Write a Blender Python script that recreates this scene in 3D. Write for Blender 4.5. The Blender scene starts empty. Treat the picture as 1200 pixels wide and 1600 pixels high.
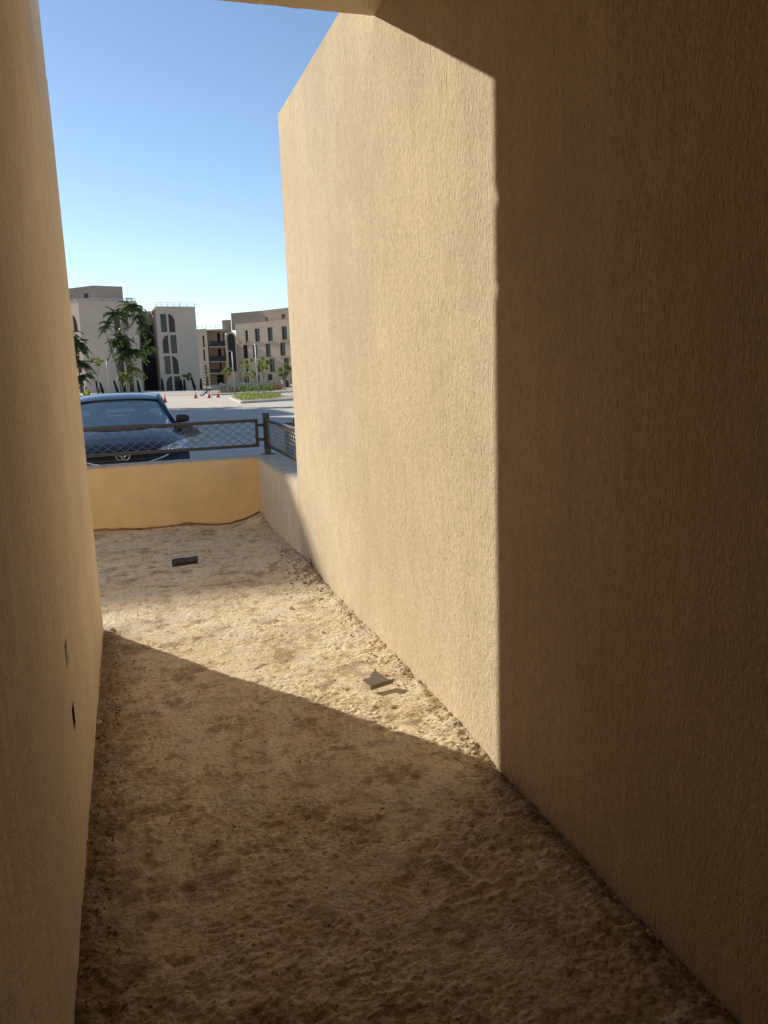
import bpy, bmesh, math, random
import numpy as np
from mathutils import Vector, Matrix
rnd = random.Random(7)
scene = bpy.context.scene
COL = scene.collection

# ------------------------------------------------------------------ camera, sky, sun, exposure
CAM_Z = 1.6
YAW, PITCH, ROLL, FPX = 0.3048, 0.1836, -0.0346, 1253.36        # focal length in pixels of a 1200 x 1600 picture
FWD = Vector((math.sin(YAW)*math.cos(PITCH), math.cos(YAW)*math.cos(PITCH), -math.sin(PITCH)))
_r = Vector((math.cos(YAW), -math.sin(YAW), 0)); _u = _r.cross(FWD)
RGT = math.cos(ROLL)*_r + math.sin(ROLL)*_u
UPV = -math.sin(ROLL)*_r + math.cos(ROLL)*_u
cam = bpy.data.cameras.new('camera'); cam_ob = bpy.data.objects.new('camera', cam); COL.objects.link(cam_ob)
cam.sensor_fit = 'VERTICAL'; cam.sensor_height = 24.0; cam.lens = FPX/1600*24.0
cam.clip_start = 0.02; cam.clip_end = 6000
cam_ob.matrix_world = Matrix(((RGT.x, UPV.x, -FWD.x, 0), (RGT.y, UPV.y, -FWD.y, 0), (RGT.z, UPV.z, -FWD.z, CAM_Z), (0, 0, 0, 1)))
scene.camera = cam_ob

SUN_TRAVEL = Vector((0.4868, -0.7714, -0.4099)).normalized()
SUN_EL = math.asin(-SUN_TRAVEL.z); SUN_ROT = math.atan2(-SUN_TRAVEL.x, -SUN_TRAVEL.y)
world = bpy.data.worlds.new('World'); scene.world = world; world.use_nodes = True
wn = world.node_tree.nodes; wl = world.node_tree.links
sky = wn.new('ShaderNodeTexSky'); sky.sky_type = 'NISHITA'; sky.sun_disc = False
sky.sun_elevation = SUN_EL; sky.sun_rotation = SUN_ROT
sky.air_density = 1.0; sky.dust_density = 0.25; sky.ozone_density = 2.0; sky.altitude = 1200
bg = wn['Background']; bg.inputs['Strength'].default_value = 0.061
wl.new(sky.outputs[0], bg.inputs['Color'])
sun = bpy.data.lights.new('sun', 'SUN'); sun.energy = 2.5; sun.angle = math.radians(0.53); sun.color = (1.0, 0.92, 0.77)
sun_ob = bpy.data.objects.new('sun', sun); COL.objects.link(sun_ob)
sun_ob.rotation_euler = SUN_TRAVEL.to_track_quat('-Z', 'Y').to_euler(); sun_ob.location = (-20, 30, 25)
vs = scene.view_settings; vs.view_transform = 'Standard'; vs.look = 'None'; vs.gamma = 1; vs.use_curve_mapping = False
vs.exposure = 1.25
scene.cycles.max_bounces = 10; scene.cycles.diffuse_bounces = 6; scene.cycles.glossy_bounces = 4
scene.cycles.transmission_bounces = 6; scene.cycles.transparent_max_bounces = 12
scene.cycles.use_denoising = True
scene.cycles.caustics_reflective = False; scene.cycles.caustics_refractive = False

# ------------------------------------------------------------------ helpers
SLOPE = 0.012
def gz(y): return -0.2 if y < 0.2/SLOPE else max(-SLOPE*y, -4.0)
def ray(px, py): return FWD + RGT*((px-600)/FPX) - UPV*((py-800)/FPX)
def at(px, py, Y):                                   # the point seen at a picture position at distance Y down the passage
    d = ray(px, py); return Vector((0, 0, CAM_Z)) + d*(Y/d.y)
def gp(px, py):                                      # the same on the street
    d = ray(px, py); Y = CAM_Z/(-d.z/d.y - SLOPE); p = at(px, py, Y)
    if Y < 0.2/SLOPE:
        Y = (CAM_Z+0.2)/(-d.z/d.y); p = at(px, py, Y)
    return p

def tag(o, label=None, cat=None, group=None, kind=None):
    if label: o['label'] = label
    if cat: o['category'] = cat
    if group: o['group'] = group
    if kind: o['kind'] = kind
    return o
def mesh_obj(name, me, mat=None, parent=None, smooth=False):
    o = bpy.data.objects.new(name, me); COL.objects.link(o)
    if mat and not me.materials: me.materials.append(mat)
    if smooth: me.polygons.foreach_set('use_smooth', [True]*len(me.polygons))
    if parent: o.parent = parent
    return o
def from_bm(name, bm, mat=None, parent=None, smooth=False, recalc=True):
    if recalc: bmesh.ops.recalc_face_normals(bm, faces=bm.faces[:])
    me = bpy.data.meshes.new(name); bm.to_mesh(me); bm.free()
    return mesh_obj(name, me, mat, parent, smooth)
def pyd(name, v, f, mat=None, parent=None, smooth=False):
    me = bpy.data.meshes.new(name); me.from_pydata([tuple(p) for p in v], [], f); me.update()
    return mesh_obj(name, me, mat, parent, smooth)
def empty(name, loc=(0, 0, 0), rz=0):
    o = bpy.data.objects.new(name, None); COL.objects.link(o); o.location = loc; o.rotation_euler = (0, 0, rz)
    o.empty_display_size = 0.1; return o
def box(bm, x0, x1, y0, y1, z0, z1, bevel=0.0):
    vs_ = [bm.verts.new(p) for p in ((x0,y0,z0),(x1,y0,z0),(x1,y1,z0),(x0,y1,z0),(x0,y0,z1),(x1,y0,z1),(x1,y1,z1),(x0,y1,z1))]
    fs = [bm.faces.new([vs_[i] for i in q]) for q in ((3,2,1,0),(4,5,6,7),(0,1,5,4),(1,2,6,5),(2,3,7,6),(3,0,4,7))]
    if bevel:
        es = list({e for f in fs for e in f.edges})
        bmesh.ops.bevel(bm, geom=es, offset=bevel, segments=2, affect='EDGES', clamp_overlap=True)
def bar(bm, a, b, r, n=6, r2=None, cap=True, square=False):
    a = Vector(a); b = Vector(b); d = (b-a).normalized()
    s = d.cross(Vector((0, 0, 1)));
    if s.length < 1e-4: s = Vector((1, 0, 0))
    s.normalize(); t = s.cross(d)
    r2 = r if r2 is None else r2; ph = math.pi/4 if square else 0
    if square: n = 4
    A = [bm.verts.new(a + (s*math.cos(ph+2*math.pi*i/n) + t*math.sin(ph+2*math.pi*i/n))*r) for i in range(n)]
    B = [bm.verts.new(b + (s*math.cos(ph+2*math.pi*i/n) + t*math.sin(ph+2*math.pi*i/n))*r2) for i in range(n)]
    for i in range(n): bm.faces.new((A[i], A[(i+1) % n], B[(i+1) % n], B[i]))
    if cap: bm.faces.new(A[::-1]); bm.faces.new(B)
def tube(bm, pts, radii, n=6):
    rings = []
    pts = [Vector(p) for p in pts]
    for i, p in enumerate(pts):
        d = (pts[min(i+1, len(pts)-1)] - pts[max(i-1, 0)]).normalized()
        s = d.cross(Vector((0.01, 1, 0.02))).normalized(); t = s.cross(d)
        rr = radii[i] if hasattr(radii, '__len__') else radii
        rings.append([bm.verts.new(p + (s*math.cos(2*math.pi*k/n) + t*math.sin(2*math.pi*k/n))*rr) for k in range(n)])
    for a, b in zip(rings, rings[1:]):
        for k in range(n): bm.faces.new((a[k], a[(k+1) % n], b[(k+1) % n], b[k]))
    bm.faces.new(rings[0][::-1]); bm.faces.new(rings[-1])
def extrude_poly(bm, pts, d):
    """prism: outline pts (Vectors), pushed along d"""
    A = [bm.verts.new(p) for p in pts]; B = [bm.verts.new(Vector(p)+Vector(d)) for p in pts]
    n = len(pts)
    for i in range(n): bm.faces.new((A[i], A[(i+1) % n], B[(i+1) % n], B[i]))
    bm.faces.new(A[::-1]); bm.faces.new(B)

# noise ------------------------------------------------------------
_g = np.random.default_rng(11)
_perm = _g.permutation(1024); _ang = _g.random(1024)*2*np.pi; _gx = np.cos(_ang); _gy = np.sin(_ang); _val = _g.random(1024)
def gnoise(x, y):
    xi = np.floor(x).astype(int); yi = np.floor(y).astype(int); fx = x-xi; fy = y-yi
    u = fx*fx*fx*(fx*(fx*6-15)+10); v = fy*fy*fy*(fy*(fy*6-15)+10)
    def g(ix, iy, dx, dy):
        h = _perm[(_perm[ix & 1023] + iy) & 1023]; return _gx[h]*dx + _gy[h]*dy
    a = g(xi, yi, fx, fy); b = g(xi+1, yi, fx-1, fy); c = g(xi, yi+1, fx, fy-1); d = g(xi+1, yi+1, fx-1, fy-1)
    return ((a+(b-a)*u) + ((c+(d-c)*u)-(a+(b-a)*u))*v)*1.5
def fbm(x, y, o=3, lac=2.1, gain=0.5):
    s = 0; a = 1; t = 0
    for i in range(o):
        s = s + a*gnoise(x+17.3*i, y-9.1*i); t += a; a *= gain; x = x*lac; y = y*lac
    return s/t
def worley(x, y):
    xi = np.floor(x).astype(int); yi = np.floor(y).astype(int); best = np.full(x.shape, 9.0)
    for dx in (-1, 0, 1):
        for dy in (-1, 0, 1):
            h = _perm[(_perm[(xi+dx) & 1023] + yi+dy) & 1023]
            px = xi+dx+_val[h]; py = yi+dy+_val[(h*7+13) & 1023]
            best = np.minimum(best, (px-x)**2+(py-y)**2)
    return np.sqrt(best)
def sstep(a, b, x):
    t = np.clip((x-a)/(b-a), 0, 1); return t*t*(3-2*t)

# materials ---------------------------------------------------------
def new_mat(name):
    m = bpy.data.materials.new(name); m.use_nodes = True
    nt = m.node_tree; return m, nt, nt.nodes['Principled BSDF']
def nd(nt, t, ins=None, **kw):
    n = nt.nodes.new(t)
    for k, v in kw.items(): setattr(n, k, v)
    for k, v in (ins or {}).items():
        if hasattr(v, 'is_linked') or hasattr(v, 'links'): nt.links.new(v, n.inputs[k])
        else: n.inputs[k].default_value = v
    return n
def rgba(c): return (*c, 1) if len(c) == 3 else c
def mixc(nt, fac, a, b, blend='MIX'):
    n = nt.nodes.new('ShaderNodeMix'); n.data_type = 'RGBA'; n.blend_type = blend
    for k, v in ((0, fac), (6, a), (7, b)):
        if hasattr(v, 'links'): nt.links.new(v, n.inputs[k])
        else: n.inputs[k].default_value = rgba(v) if isinstance(v, tuple) else v
    return n.outputs[2]
def ramp(nt, fac, a, b, lo=0.0, hi=1.0):
    n = nd(nt, 'ShaderNodeMapRange', {0: fac, 1: a, 2: b, 3: lo, 4: hi}); n.clamp = True; return n.outputs[0]
def coords(nt, scale=(1, 1, 1), out='Object'):
    tc = nt.nodes.new('ShaderNodeTexCoord')
    return nd(nt, 'ShaderNodeMapping', {'Vector': tc.outputs[out], 'Scale': scale}).outputs[0]
def noise(nt, vec, scale, detail=3, rough=0.5):
    return nd(nt, 'ShaderNodeTexNoise', {'Vector': vec, 'Scale': scale, 'Detail': detail, 'Roughness': rough}).outputs[0]
def bump(nt, h, strength, dist, prev=None):
    ins = {'Height': h, 'Strength': strength, 'Distance': dist}
    if prev: ins['Normal'] = prev
    return nd(nt, 'ShaderNodeBump', ins).outputs[0]

def plain(name, col, rough=0.6, metal=0.0, var=0.12, scale=6.0, coat=0.0, bmp=0.0, spec=0.5):
    m, nt, b = new_mat(name)
    v = coords(nt); n1 = noise(nt, v, scale, 4)
    c = mixc(nt, ramp(nt, n1, 0.3, 0.7), tuple(x*(1-var) for x in col), tuple(min(1, x*(1+var)) for x in col))
    nt.links.new(c, b.inputs['Base Color']); b.inputs['Roughness'].default_value = rough; b.inputs['Metallic'].default_value = metal
    b.inputs['Coat Weight'].default_value = coat; b.inputs['Coat IOR'].default_value = 1.33; b.inputs['Coat Roughness'].default_value = 0.03
    b.inputs['Specular IOR Level'].default_value = spec
    if bmp: nt.links.new(bump(nt, noise(nt, v, scale*8, 3), 0.5, bmp), b.inputs['Normal'])
    return m

def stucco(name, col, bumpd=0.010, streak=0.10, grain=1.0):
    """combed textured plaster: vertical worm tracks and coarse grain"""
    m, nt, b = new_mat(name)
    v = coords(nt)
    vs1 = coords(nt, (1, 1, 0.42)); vs2 = coords(nt, (1, 1, 0.22)); vs3 = coords(nt, (1, 1, 0.05))
    g1 = noise(nt, vs1, 120*grain, 3, 0.7)
    g2 = noise(nt, v, 210*grain, 2, 0.6)
    w = noise(nt, vs2, 75*grain, 2, 0.55)
    worm = ramp(nt, w, 0.64, 0.74)                                   # sparse dragged tracks
    wmask = ramp(nt, noise(nt, v, 7, 2), 0.42, 0.62)
    worm = nd(nt, 'ShaderNodeMath', {0: worm, 1: wmask}, operation='MULTIPLY').outputs[0]
    big = noise(nt, v, 1.3, 4, 0.6); st = noise(nt, vs3, 9, 4, 0.6)
    c = mixc(nt, ramp(nt, big, 0.32, 0.68), tuple(x*0.87 for x in col), tuple(min(1, x*1.07) for x in col))
    c = mixc(nt, ramp(nt, st, 0.45, 0.75, 0, streak*2.2), c, tuple(x*f for x, f in zip(col, (0.80, 0.78, 0.74))))
    c = mixc(nt, ramp(nt, g1, 0.32, 0.56, 0.62, 0.0), c, tuple(x*0.55 for x in col))
    sk = noise(nt, coords(nt, (1, 1, 0.16)), 34*grain, 4, 0.65)
    c = mixc(nt, ramp(nt, sk, 0.50, 0.72, 0.0, 0.38), c, tuple(x*0.68 for x in col))
    c = mixc(nt, ramp(nt, sk, 0.30, 0.46, 0.25, 0.0), c, tuple(min(1, x*1.18) for x in col))
    c = mixc(nt, ramp(nt, worm, 0.0, 1.0, 0.0, 0.30), c, tuple(x*0.45 for x in col))
    nt.links.new(c, b.inputs['Base Color'])
    b.inputs['Roughness'].default_value = 0.93; b.inputs['Specular IOR Level'].default_value = 0.15
    hgt = nd(nt, 'ShaderNodeMath', {0: g1, 1: worm}, operation='SUBTRACT').outputs[0]
    n1 = bump(nt, hgt, 0.75, bumpd)
    n2 = bump(nt, g2, 0.6, bumpd*0.35, n1)
    n3 = bump(nt, noise(nt, v, 5, 3), 0.25, 0.02, n2)                # uneven trowelling
    nt.links.new(n3, b.inputs['Normal'])
    return m

STUCCO = stucco('stucco_beige', (0.755, 0.625, 0.445), bumpd=0.014, streak=0.2)
STUCCO_L = stucco('stucco_beige_smoother', (0.80, 0.675, 0.50), bumpd=0.009, streak=0.14)
PLASTER = plain('plaster_ochre', (0.76, 0.55, 0.31), 0.9, var=0.07, scale=3.5, bmp=0.0012, spec=0.2)
CEMENT = plain('cement_top', (0.54, 0.47, 0.38), 0.9, var=0.16, scale=14, bmp=0.003)
STREET = plain('street_concrete', (0.60, 0.535, 0.44), 0.9, var=0.10, scale=1.6, bmp=0.004)
SOIL = plain('dusty_soil', (0.40, 0.33, 0.24), 0.95, var=0.2, scale=0.6, bmp=0.02)
PAVE = plain('pavement_slabs', (0.46, 0.42, 0.35), 0.9, var=0.12, scale=3)
KERB = plain('kerb_concrete', (0.55, 0.51, 0.44), 0.9, var=0.14, scale=5)
IRON = plain('fence_paint_brown', (0.066, 0.061, 0.052), 0.45, 0.2, var=0.25, scale=25)
WIRE = plain('fence_wire', (0.34, 0.32, 0.29), 0.4, 0.7, var=0.2, scale=30)
DARK = plain('dark_cavity', (0.03, 0.025, 0.02), 0.9)

def ground_mat():
    m, nt, b = new_mat('trodden_dirt')
    v = coords(nt); tc = nt.nodes.new('ShaderNodeTexCoord')
    sep = nd(nt, 'ShaderNodeSeparateXYZ', {0: tc.outputs['Object']})
    X, Y = sep.outputs[0], sep.outputs[1]
    n1 = noise(nt, v, 2.3, 5, 0.62); n2 = noise(nt, v, 11, 5, 0.65); n3 = noise(nt, v, 55, 4, 0.65); n4 = noise(nt, v, 190, 3, 0.6)
    pale = (0.86, 0.72, 0.49); mid = (0.78, 0.63, 0.42); brown = (0.44, 0.315, 0.19); grey = (0.80, 0.71, 0.56)
    c = mixc(nt, ramp(nt, n1, 0.42, 0.57), mid, pale)
    c = mixc(nt, ramp(nt, n2, 0.50, 0.64, 0.0, 0.70), c, brown)
    c = mixc(nt, ramp(nt, noise(nt, v, 4.1, 4), 0.50, 0.64, 0.0, 0.70), c, grey)
    s1 = noise(nt, v, 3.3, 6, 0.72); s2 = noise(nt, coords(nt, (1, 1, 1), 'Generated'), 46, 5, 0.7)
    c = mixc(nt, ramp(nt, s1, 0.545, 0.60, 0.0, 0.62), c, (0.27, 0.185, 0.11))
    c = mixc(nt, ramp(nt, s1, 0.40, 0.455, 0.55, 0.0), c, (0.80, 0.71, 0.55))
    c = mixc(nt, ramp(nt, s2, 0.57, 0.62, 0.0, 0.5), c, (0.30, 0.21, 0.13))
    # damp, crumbly soil spread over the house end of the passage and along the foot of the left wall
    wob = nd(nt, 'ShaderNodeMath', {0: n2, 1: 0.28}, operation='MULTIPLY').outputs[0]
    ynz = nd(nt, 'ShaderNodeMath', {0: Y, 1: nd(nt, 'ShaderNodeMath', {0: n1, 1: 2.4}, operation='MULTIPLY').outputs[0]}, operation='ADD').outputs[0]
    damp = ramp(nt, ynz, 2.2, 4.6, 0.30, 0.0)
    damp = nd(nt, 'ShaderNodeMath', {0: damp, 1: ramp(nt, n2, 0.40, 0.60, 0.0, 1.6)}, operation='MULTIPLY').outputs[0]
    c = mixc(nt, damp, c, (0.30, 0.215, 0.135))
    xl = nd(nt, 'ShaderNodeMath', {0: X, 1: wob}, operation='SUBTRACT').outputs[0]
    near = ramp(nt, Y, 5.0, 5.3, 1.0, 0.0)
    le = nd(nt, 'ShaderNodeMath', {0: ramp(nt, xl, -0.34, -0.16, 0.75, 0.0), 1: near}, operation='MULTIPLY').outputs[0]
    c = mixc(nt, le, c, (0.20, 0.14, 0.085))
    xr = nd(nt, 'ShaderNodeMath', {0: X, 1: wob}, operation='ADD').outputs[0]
    re = nd(nt, 'ShaderNodeMath', {0: ramp(nt, xr, 1.30, 1.46, 0.0, 0.8), 1: ramp(nt, Y, 2.6, 3.0, 1.0, 0.25)}, operation='MULTIPLY').outputs[0]  # soil strip at right wall foot; shade painted in up to the shadow edge
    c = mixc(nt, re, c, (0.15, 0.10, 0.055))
    c = mixc(nt, ramp(nt, n3, 0.32, 0.47, 0.55, 0.0), c, (0.24, 0.17, 0.10))
    c = mixc(nt, ramp(nt, n3, 0.56, 0.70, 0.0, 0.45), c, (0.74, 0.63, 0.45))
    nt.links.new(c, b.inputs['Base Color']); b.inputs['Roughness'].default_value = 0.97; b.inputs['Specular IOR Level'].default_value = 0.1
    h = bump(nt, n3, 1.0, 0.014); h = bump(nt, n4, 0.9, 0.005, h)
    nt.links.new(h, b.inputs['Normal'])
    return m
DIRT = ground_mat()
CLOD = plain('soil_clods', (0.30, 0.215, 0.13), 0.97, var=0.45, scale=9, bmp=0.003)
CLOD_PALE = plain('mortar_crumbs', (0.52, 0.42, 0.28), 0.95, var=0.35, scale=11, bmp=0.003)

# ------------------------------------------------------------------ setting: terrain, street
XR, YE, ZT = 1.2958, 6.4542, 3.4817         # wall on the right: its face, its free end, its top
XL, YL = -0.2545, 5.1722                    # wall on the left: its face, its free end
YC, ZC = 3.9987, 3.2317                     # slab overhead: its front edge, its underside
YW, ZW = 8.5787, 0.66                       # low garden wall

ys = [-60, -8, 8.7, 16.667, 40, 90, 160, 330, 900, 4000]
v = []; f = []
for y in ys:
    for x in (-3000, -300, -40, 0, 40, 300, 3000): v.append((x, y, gz(y)-0.012 - (0.0 if y > 8.7 else 0.1)))
for j in range(len(ys)-1):
    for i in range(6): a = j*7+i; f.append((a, a+1, a+8, a+7))
tag(pyd('ground', v, f, SOIL), kind='structure')
def sheet(name, poly, mat, dz, parent=None):         # flat surfacing that follows the fall of the street
    bm = bmesh.new(); bm.faces.new([bm.verts.new((x, y, 0)) for x, y in poly])
    for yy in (16.667,):
        bmesh.ops.bisect_plane(bm, geom=bm.verts[:]+bm.edges[:]+bm.faces[:], plane_co=(0, yy, 0), plane_no=(0, 1, 0))
    for vv in bm.verts: vv.co.z = gz(vv.co.y)+dz
    return from_bm(name, bm, mat, parent, recalc=False)
tag(sheet('road', [(-7, 9.3), (60, 9.3), (60, 92), (-40, 92), (-40, 64), (-7, 64)], STREET, 0.0), kind='structure')
SOIL_D = plain('planting_soil', (0.17, 0.125, 0.085), 0.95, var=0.3, scale=3)
def kerbed(name, poly, fill, label=None, cat=None, h=0.13, w=0.16):
    """raised bed: kerb stones one by one round the outline, surfacing inside"""
    root = empty(name, (0, 0, 0)); n = len(poly)
    bm = bmesh.new()
    cx = sum(p[0] for p in poly)/n; cy = sum(p[1] for p in poly)/n
    inner = [(p[0]+(cx-p[0])*0.02, p[1]+(cy-p[1])*0.02) for p in poly]
    bm.faces.new([bm.verts.new((x, y, gz(y)+h-0.03)) for x, y in inner])
    from_bm('planting_soil', bm, fill, root, recalc=False)
    for i in range(n):
        a = Vector(poly[i]); b2 = Vector(poly[(i+1) % n]); L = (b2-a).length; k = max(1, int(L/1.0)); d = (b2-a)/L; nn = Vector((-d.y, d.x))*w
        for j in range(k):
            p = a+d*(L*j/k+0.01); q = a+d*(L*(j+1)/k-0.01)
            bm = bmesh.new()
            pts = [Vector((*p, gz(p.y)-0.05)), Vector((*q, gz(q.y)-0.05)), Vector((*(q+nn), gz(q.y)-0.05)), Vector((*(p+nn), gz(p.y)-0.05))]
            extrude_poly(bm, pts, (0, 0, h+0.05)); from_bm('kerb_stone', bm, KERB, root)
    tag(root, kind='structure')
    return root
isl = [gp(358, 622.5), gp(377, 630.5), gp(420, 628), gp(468, 625), gp(468, 620), gp(420, 618.5), gp(385, 619)]
kerbed('traffic_island', [(p.x, p.y) for p in isl], SOIL)
verge = [gp(328, 618.2), gp(400, 615.5), gp(480, 612), gp(480, 605.5), gp(400, 608.5), gp(330, 611.5)]
kerbed('verge', [(p.x, p.y) for p in verge], SOIL)
near_isl = [(1.35, 21.0), (1.8, 21.6), (2.1, 23.0), (2.2, 25.2), (2.1, 27.4), (1.7, 28.6), (1.1, 28.9), (0.6, 27.5), (0.5, 24), (0.8, 21.4)]
kerbed('parking_island', near_isl, SOIL_D)
pavl = [gp(100, 616.5), gp(200, 619), gp(315, 619), gp(322, 612), gp(100, 611)]
kerbed('pavement', [(p.x, p.y) for p in pavl], PAVE, h=0.12)

# ------------------------------------------------------------------ garden floor (real relief)
def lin(a, b, d): return list(np.arange(a, b, d))
gx = np.array(lin(-6.0, -0.8, 0.25) + lin(-0.8, -0.3, 0.03) + lin(-0.3, 1.315, 0.0055) + [1.315])
yl = [-6.05, -4, -2, -1, 0, 0.6]; y = 0.9
while y < YW+0.07:
    yl.append(y); y += 0.0042*max(1, y/1.7)
yl.append(YW+0.075); gy = np.array(yl)
GX, GY = np.meshgrid(gx, gy)
def floor_height(x, y):
    h = 0.016*fbm(x*1.3, y*1.3, 2) + 0.008*fbm(x*4.5+3, y*4.5, 3)
    smooth = sstep(-0.10, 0.14, fbm(x*1.8+40, y*1.5+7, 3))*(0.6+0.4*sstep(1.6, 3.4, y))           # dusty trodden patches versus pecked crust
    fade = 1-0.7*sstep(2.2, 6.0, y)
    wx = x+0.012*gnoise(x*30, y*30); wy = y+0.012*gnoise(x*30+9, y*30+5)
    cells = worley(wx*34, wy*44)
    h = h + (0.0120*(0.55-cells))*(0.06+0.94*(1-smooth))*fade
    h = h + 0.0058*fbm(x*28, y*34, 3)*(0.2+0.8*(1-smooth))*(0.5+0.5*fade)
    h = h + 0.0016*fbm(x*90, y*90, 2)
    pits = sstep(0.30, 0.55, fbm(x*9+5, y*9+2, 2))
    h = h - 0.010*pits*fade
    # heel marks and scrapes
    for (cx, cy, rx, ry, a, d) in ((0.42, 2.0, .05, .12, .3, .016), (0.62, 2.45, .06, .10, -.2, .012), (0.95, 2.1, .03, .16, .5, .016), (0.2, 2.9, .06, .14, .2, .010), (0.55, 3.3, .05, .12, -.5, .009), (0.1, 4.2, .05, .12, .6, .008), (0.95, 2.02, .12, .02, .1, .012)):
        u = (x-cx)*math.cos(a)+(y-cy)*math.sin(a); w = -(x-cx)*math.sin(a)+(y-cy)*math.cos(a)
        r = (u/rx)**2+(w/ry)**2
        h = h - d*np.exp(-r*1.2) + d*0.5*np.exp(-(np.sqrt(r)-1.5)**2*5)
    # blown sand waves and drag tracks near the low wall
    h = h - 0.035*np.exp(-((y-8.61)/0.035)**2)
    far = sstep(6.3, 7.2, y)
    h = h + far*0.022*gnoise(x*1.2+y*2.6, y*5.0-x*2.2)
    h = h - far*0.04*np.exp(-((x-0.85)/0.35)**2-((y-8.4)/0.3)**2) + 0.075*np.exp(-((x-1.33)/0.16)**2-((y-8.5)/0.35)**2)
    # spoil pushed against the right-hand wall and left-hand wall
    n = fbm(x*7+1, y*5+3, 3)
    h = h + (0.012+0.02*n)*np.exp(-((x-1.28)/0.06)**2)*sstep(2.6, 3.2, y)*sstep(8.6, 7.4, y)
    h = h + 0.05*np.exp(-((x-1.24)/0.12)**2-((y-6.1)/0.42)**2)*(1+0.8*n)
    strip = np.exp(-((x-1.29)/0.06)**2)*sstep(2.5, 2.9, y)*sstep(8.4, 6.6, y) + np.exp(-((x-1.2)/0.14)**2-((y-6.05)/0.5)**2) + 0.8*np.exp(-((x+0.26)/0.10)**2)*sstep(5.2, 5.0, y)
    h = h + strip*(0.014*(0.5-worley(wx*17+3, wy*17)) + 0.012*np.abs(fbm(x*33, y*33, 2)))
    h = h - 0.022*sstep(1.245, 1.29, x+0.02*n)*sstep(3.0, 2.6, y)
    h = h + (0.020+0.03*n)*np.exp(-((x+0.24)/0.07)**2)*sstep(5.2, 5.0, y)
    return h
GZ = floor_height(GX, GY)
nx, ny = len(gx), len(gy)
verts = np.stack([GX, GY, GZ], -1).reshape(-1, 3)
idx = np.arange(nx*ny).reshape(ny, nx)
quads = np.stack([idx[:-1, :-1], idx[:-1, 1:], idx[1:, 1:], idx[1:, :-1]], -1).reshape(-1, 4)
me = bpy.data.meshes.new('garden_floor')
me.vertices.add(len(verts)); me.vertices.foreach_set('co', verts.ravel())
me.loops.add(quads.size); me.loops.foreach_set('vertex_index', quads.ravel().astype(np.int32))
me.polygons.add(len(quads)); me.polygons.foreach_set('loop_start', np.arange(0, quads.size, 4, dtype=np.int32))
me.update(calc_edges=True)
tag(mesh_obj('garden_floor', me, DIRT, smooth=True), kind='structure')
def fz(x, y): return float(floor_height(np.array([x]), np.array([y]))[0])

# ------------------------------------------------------------------ the walls of the passage
def wall_grid(bm, us, zs, P, hole=lambda u, z: False):
    V = [[bm.verts.new(P(u, z)) for u in us] for z in zs]
    for j in range(len(zs)-1):
        for i in range(len(us)-1):
            if hole((us[i]+us[i+1])/2, (zs[j]+zs[j+1])/2): continue
            bm.faces.new((V[j][i], V[j][i+1], V[j+1][i+1], V[j+1][i]))
    return V

# left: house wall with a rough plaster arris, slab joint and two open socket boxes
HT = 6.4
sockets = ((2.665, 2.750, 0.660, 0.742), (2.667, 2.748, 0.442, 0.520))
zs = sorted(set([round(z, 3) for z in np.arange(-0.15, HT, 0.02)] + [0.660, 0.742, 0.442, 0.520, 3.205, 3.209, 3.222, 3.226, HT]))
us = [-6.2, -1, 1, 2.5, 2.665, 2.667, 2.748, 2.75, 3.2, 4.0, 4.6, 5.0, 5.10, 5.14, 5.160, YL]
def left_pt(u, z):
    x = XL; yy = u
    if z > 3.208 and u > 3.9: x -= 0.010 if z < 3.224 else 0.004
    e = sstep(4.95, YL, np.array(u))
    yy += float(e)*(0.0035*float(gnoise(np.array(z*9.0), np.array(3.3)))+0.002*float(gnoise(np.array(z*31.0), np.array(8.3))))
    for zc, dep, wd in ((3.47, 0.026, 0.026), (3.16, 0.022, 0.022), (1.1, 0.004, 0.05)):
        if u > 5.15: yy -= dep*math.exp(-((z-zc)/wd)**2)
    if u >= YL: x -= 0.004
    return (x, yy, z)
def in_socket(u, z): return any(a < u < b and c < z < d for a, b, c, d in sockets)
root = empty('house_wall', (XL-1.0, 2.0, 0))
root_inv = Vector(root.location)
def put(o): o.parent = root; o.location = -root_inv; return o
bm = bmesh.new(); V = wall_grid(bm, us, zs, left_pt, in_socket)
for j in range(len(zs)-1):                                       # the end face turns away from the passage
    a, b2 = V[j][-1], V[j+1][-1]
    c = bm.verts.new((XL-7, a.co.y, a.co.z)) if j == 0 else prev
    prev = bm.verts.new((XL-7, b2.co.y, b2.co.z)); bm.faces.new((a, c, prev, b2))
put(from_bm('wall', bm, STUCCO_L, None, recalc=False))
bm = bmesh.new(); box(bm, XL-6.99, XL-0.02, -6.1, YL-0.02, HT-0.03, HT+0.25); put(from_bm('roof_parapet', bm, STUCCO_L))
tag(root, 'beige plastered house wall with two open socket boxes low down', 'wall')
BOXGREY = plain('socket_box_grey', (0.30, 0.27, 0.22), 0.6)
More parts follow.
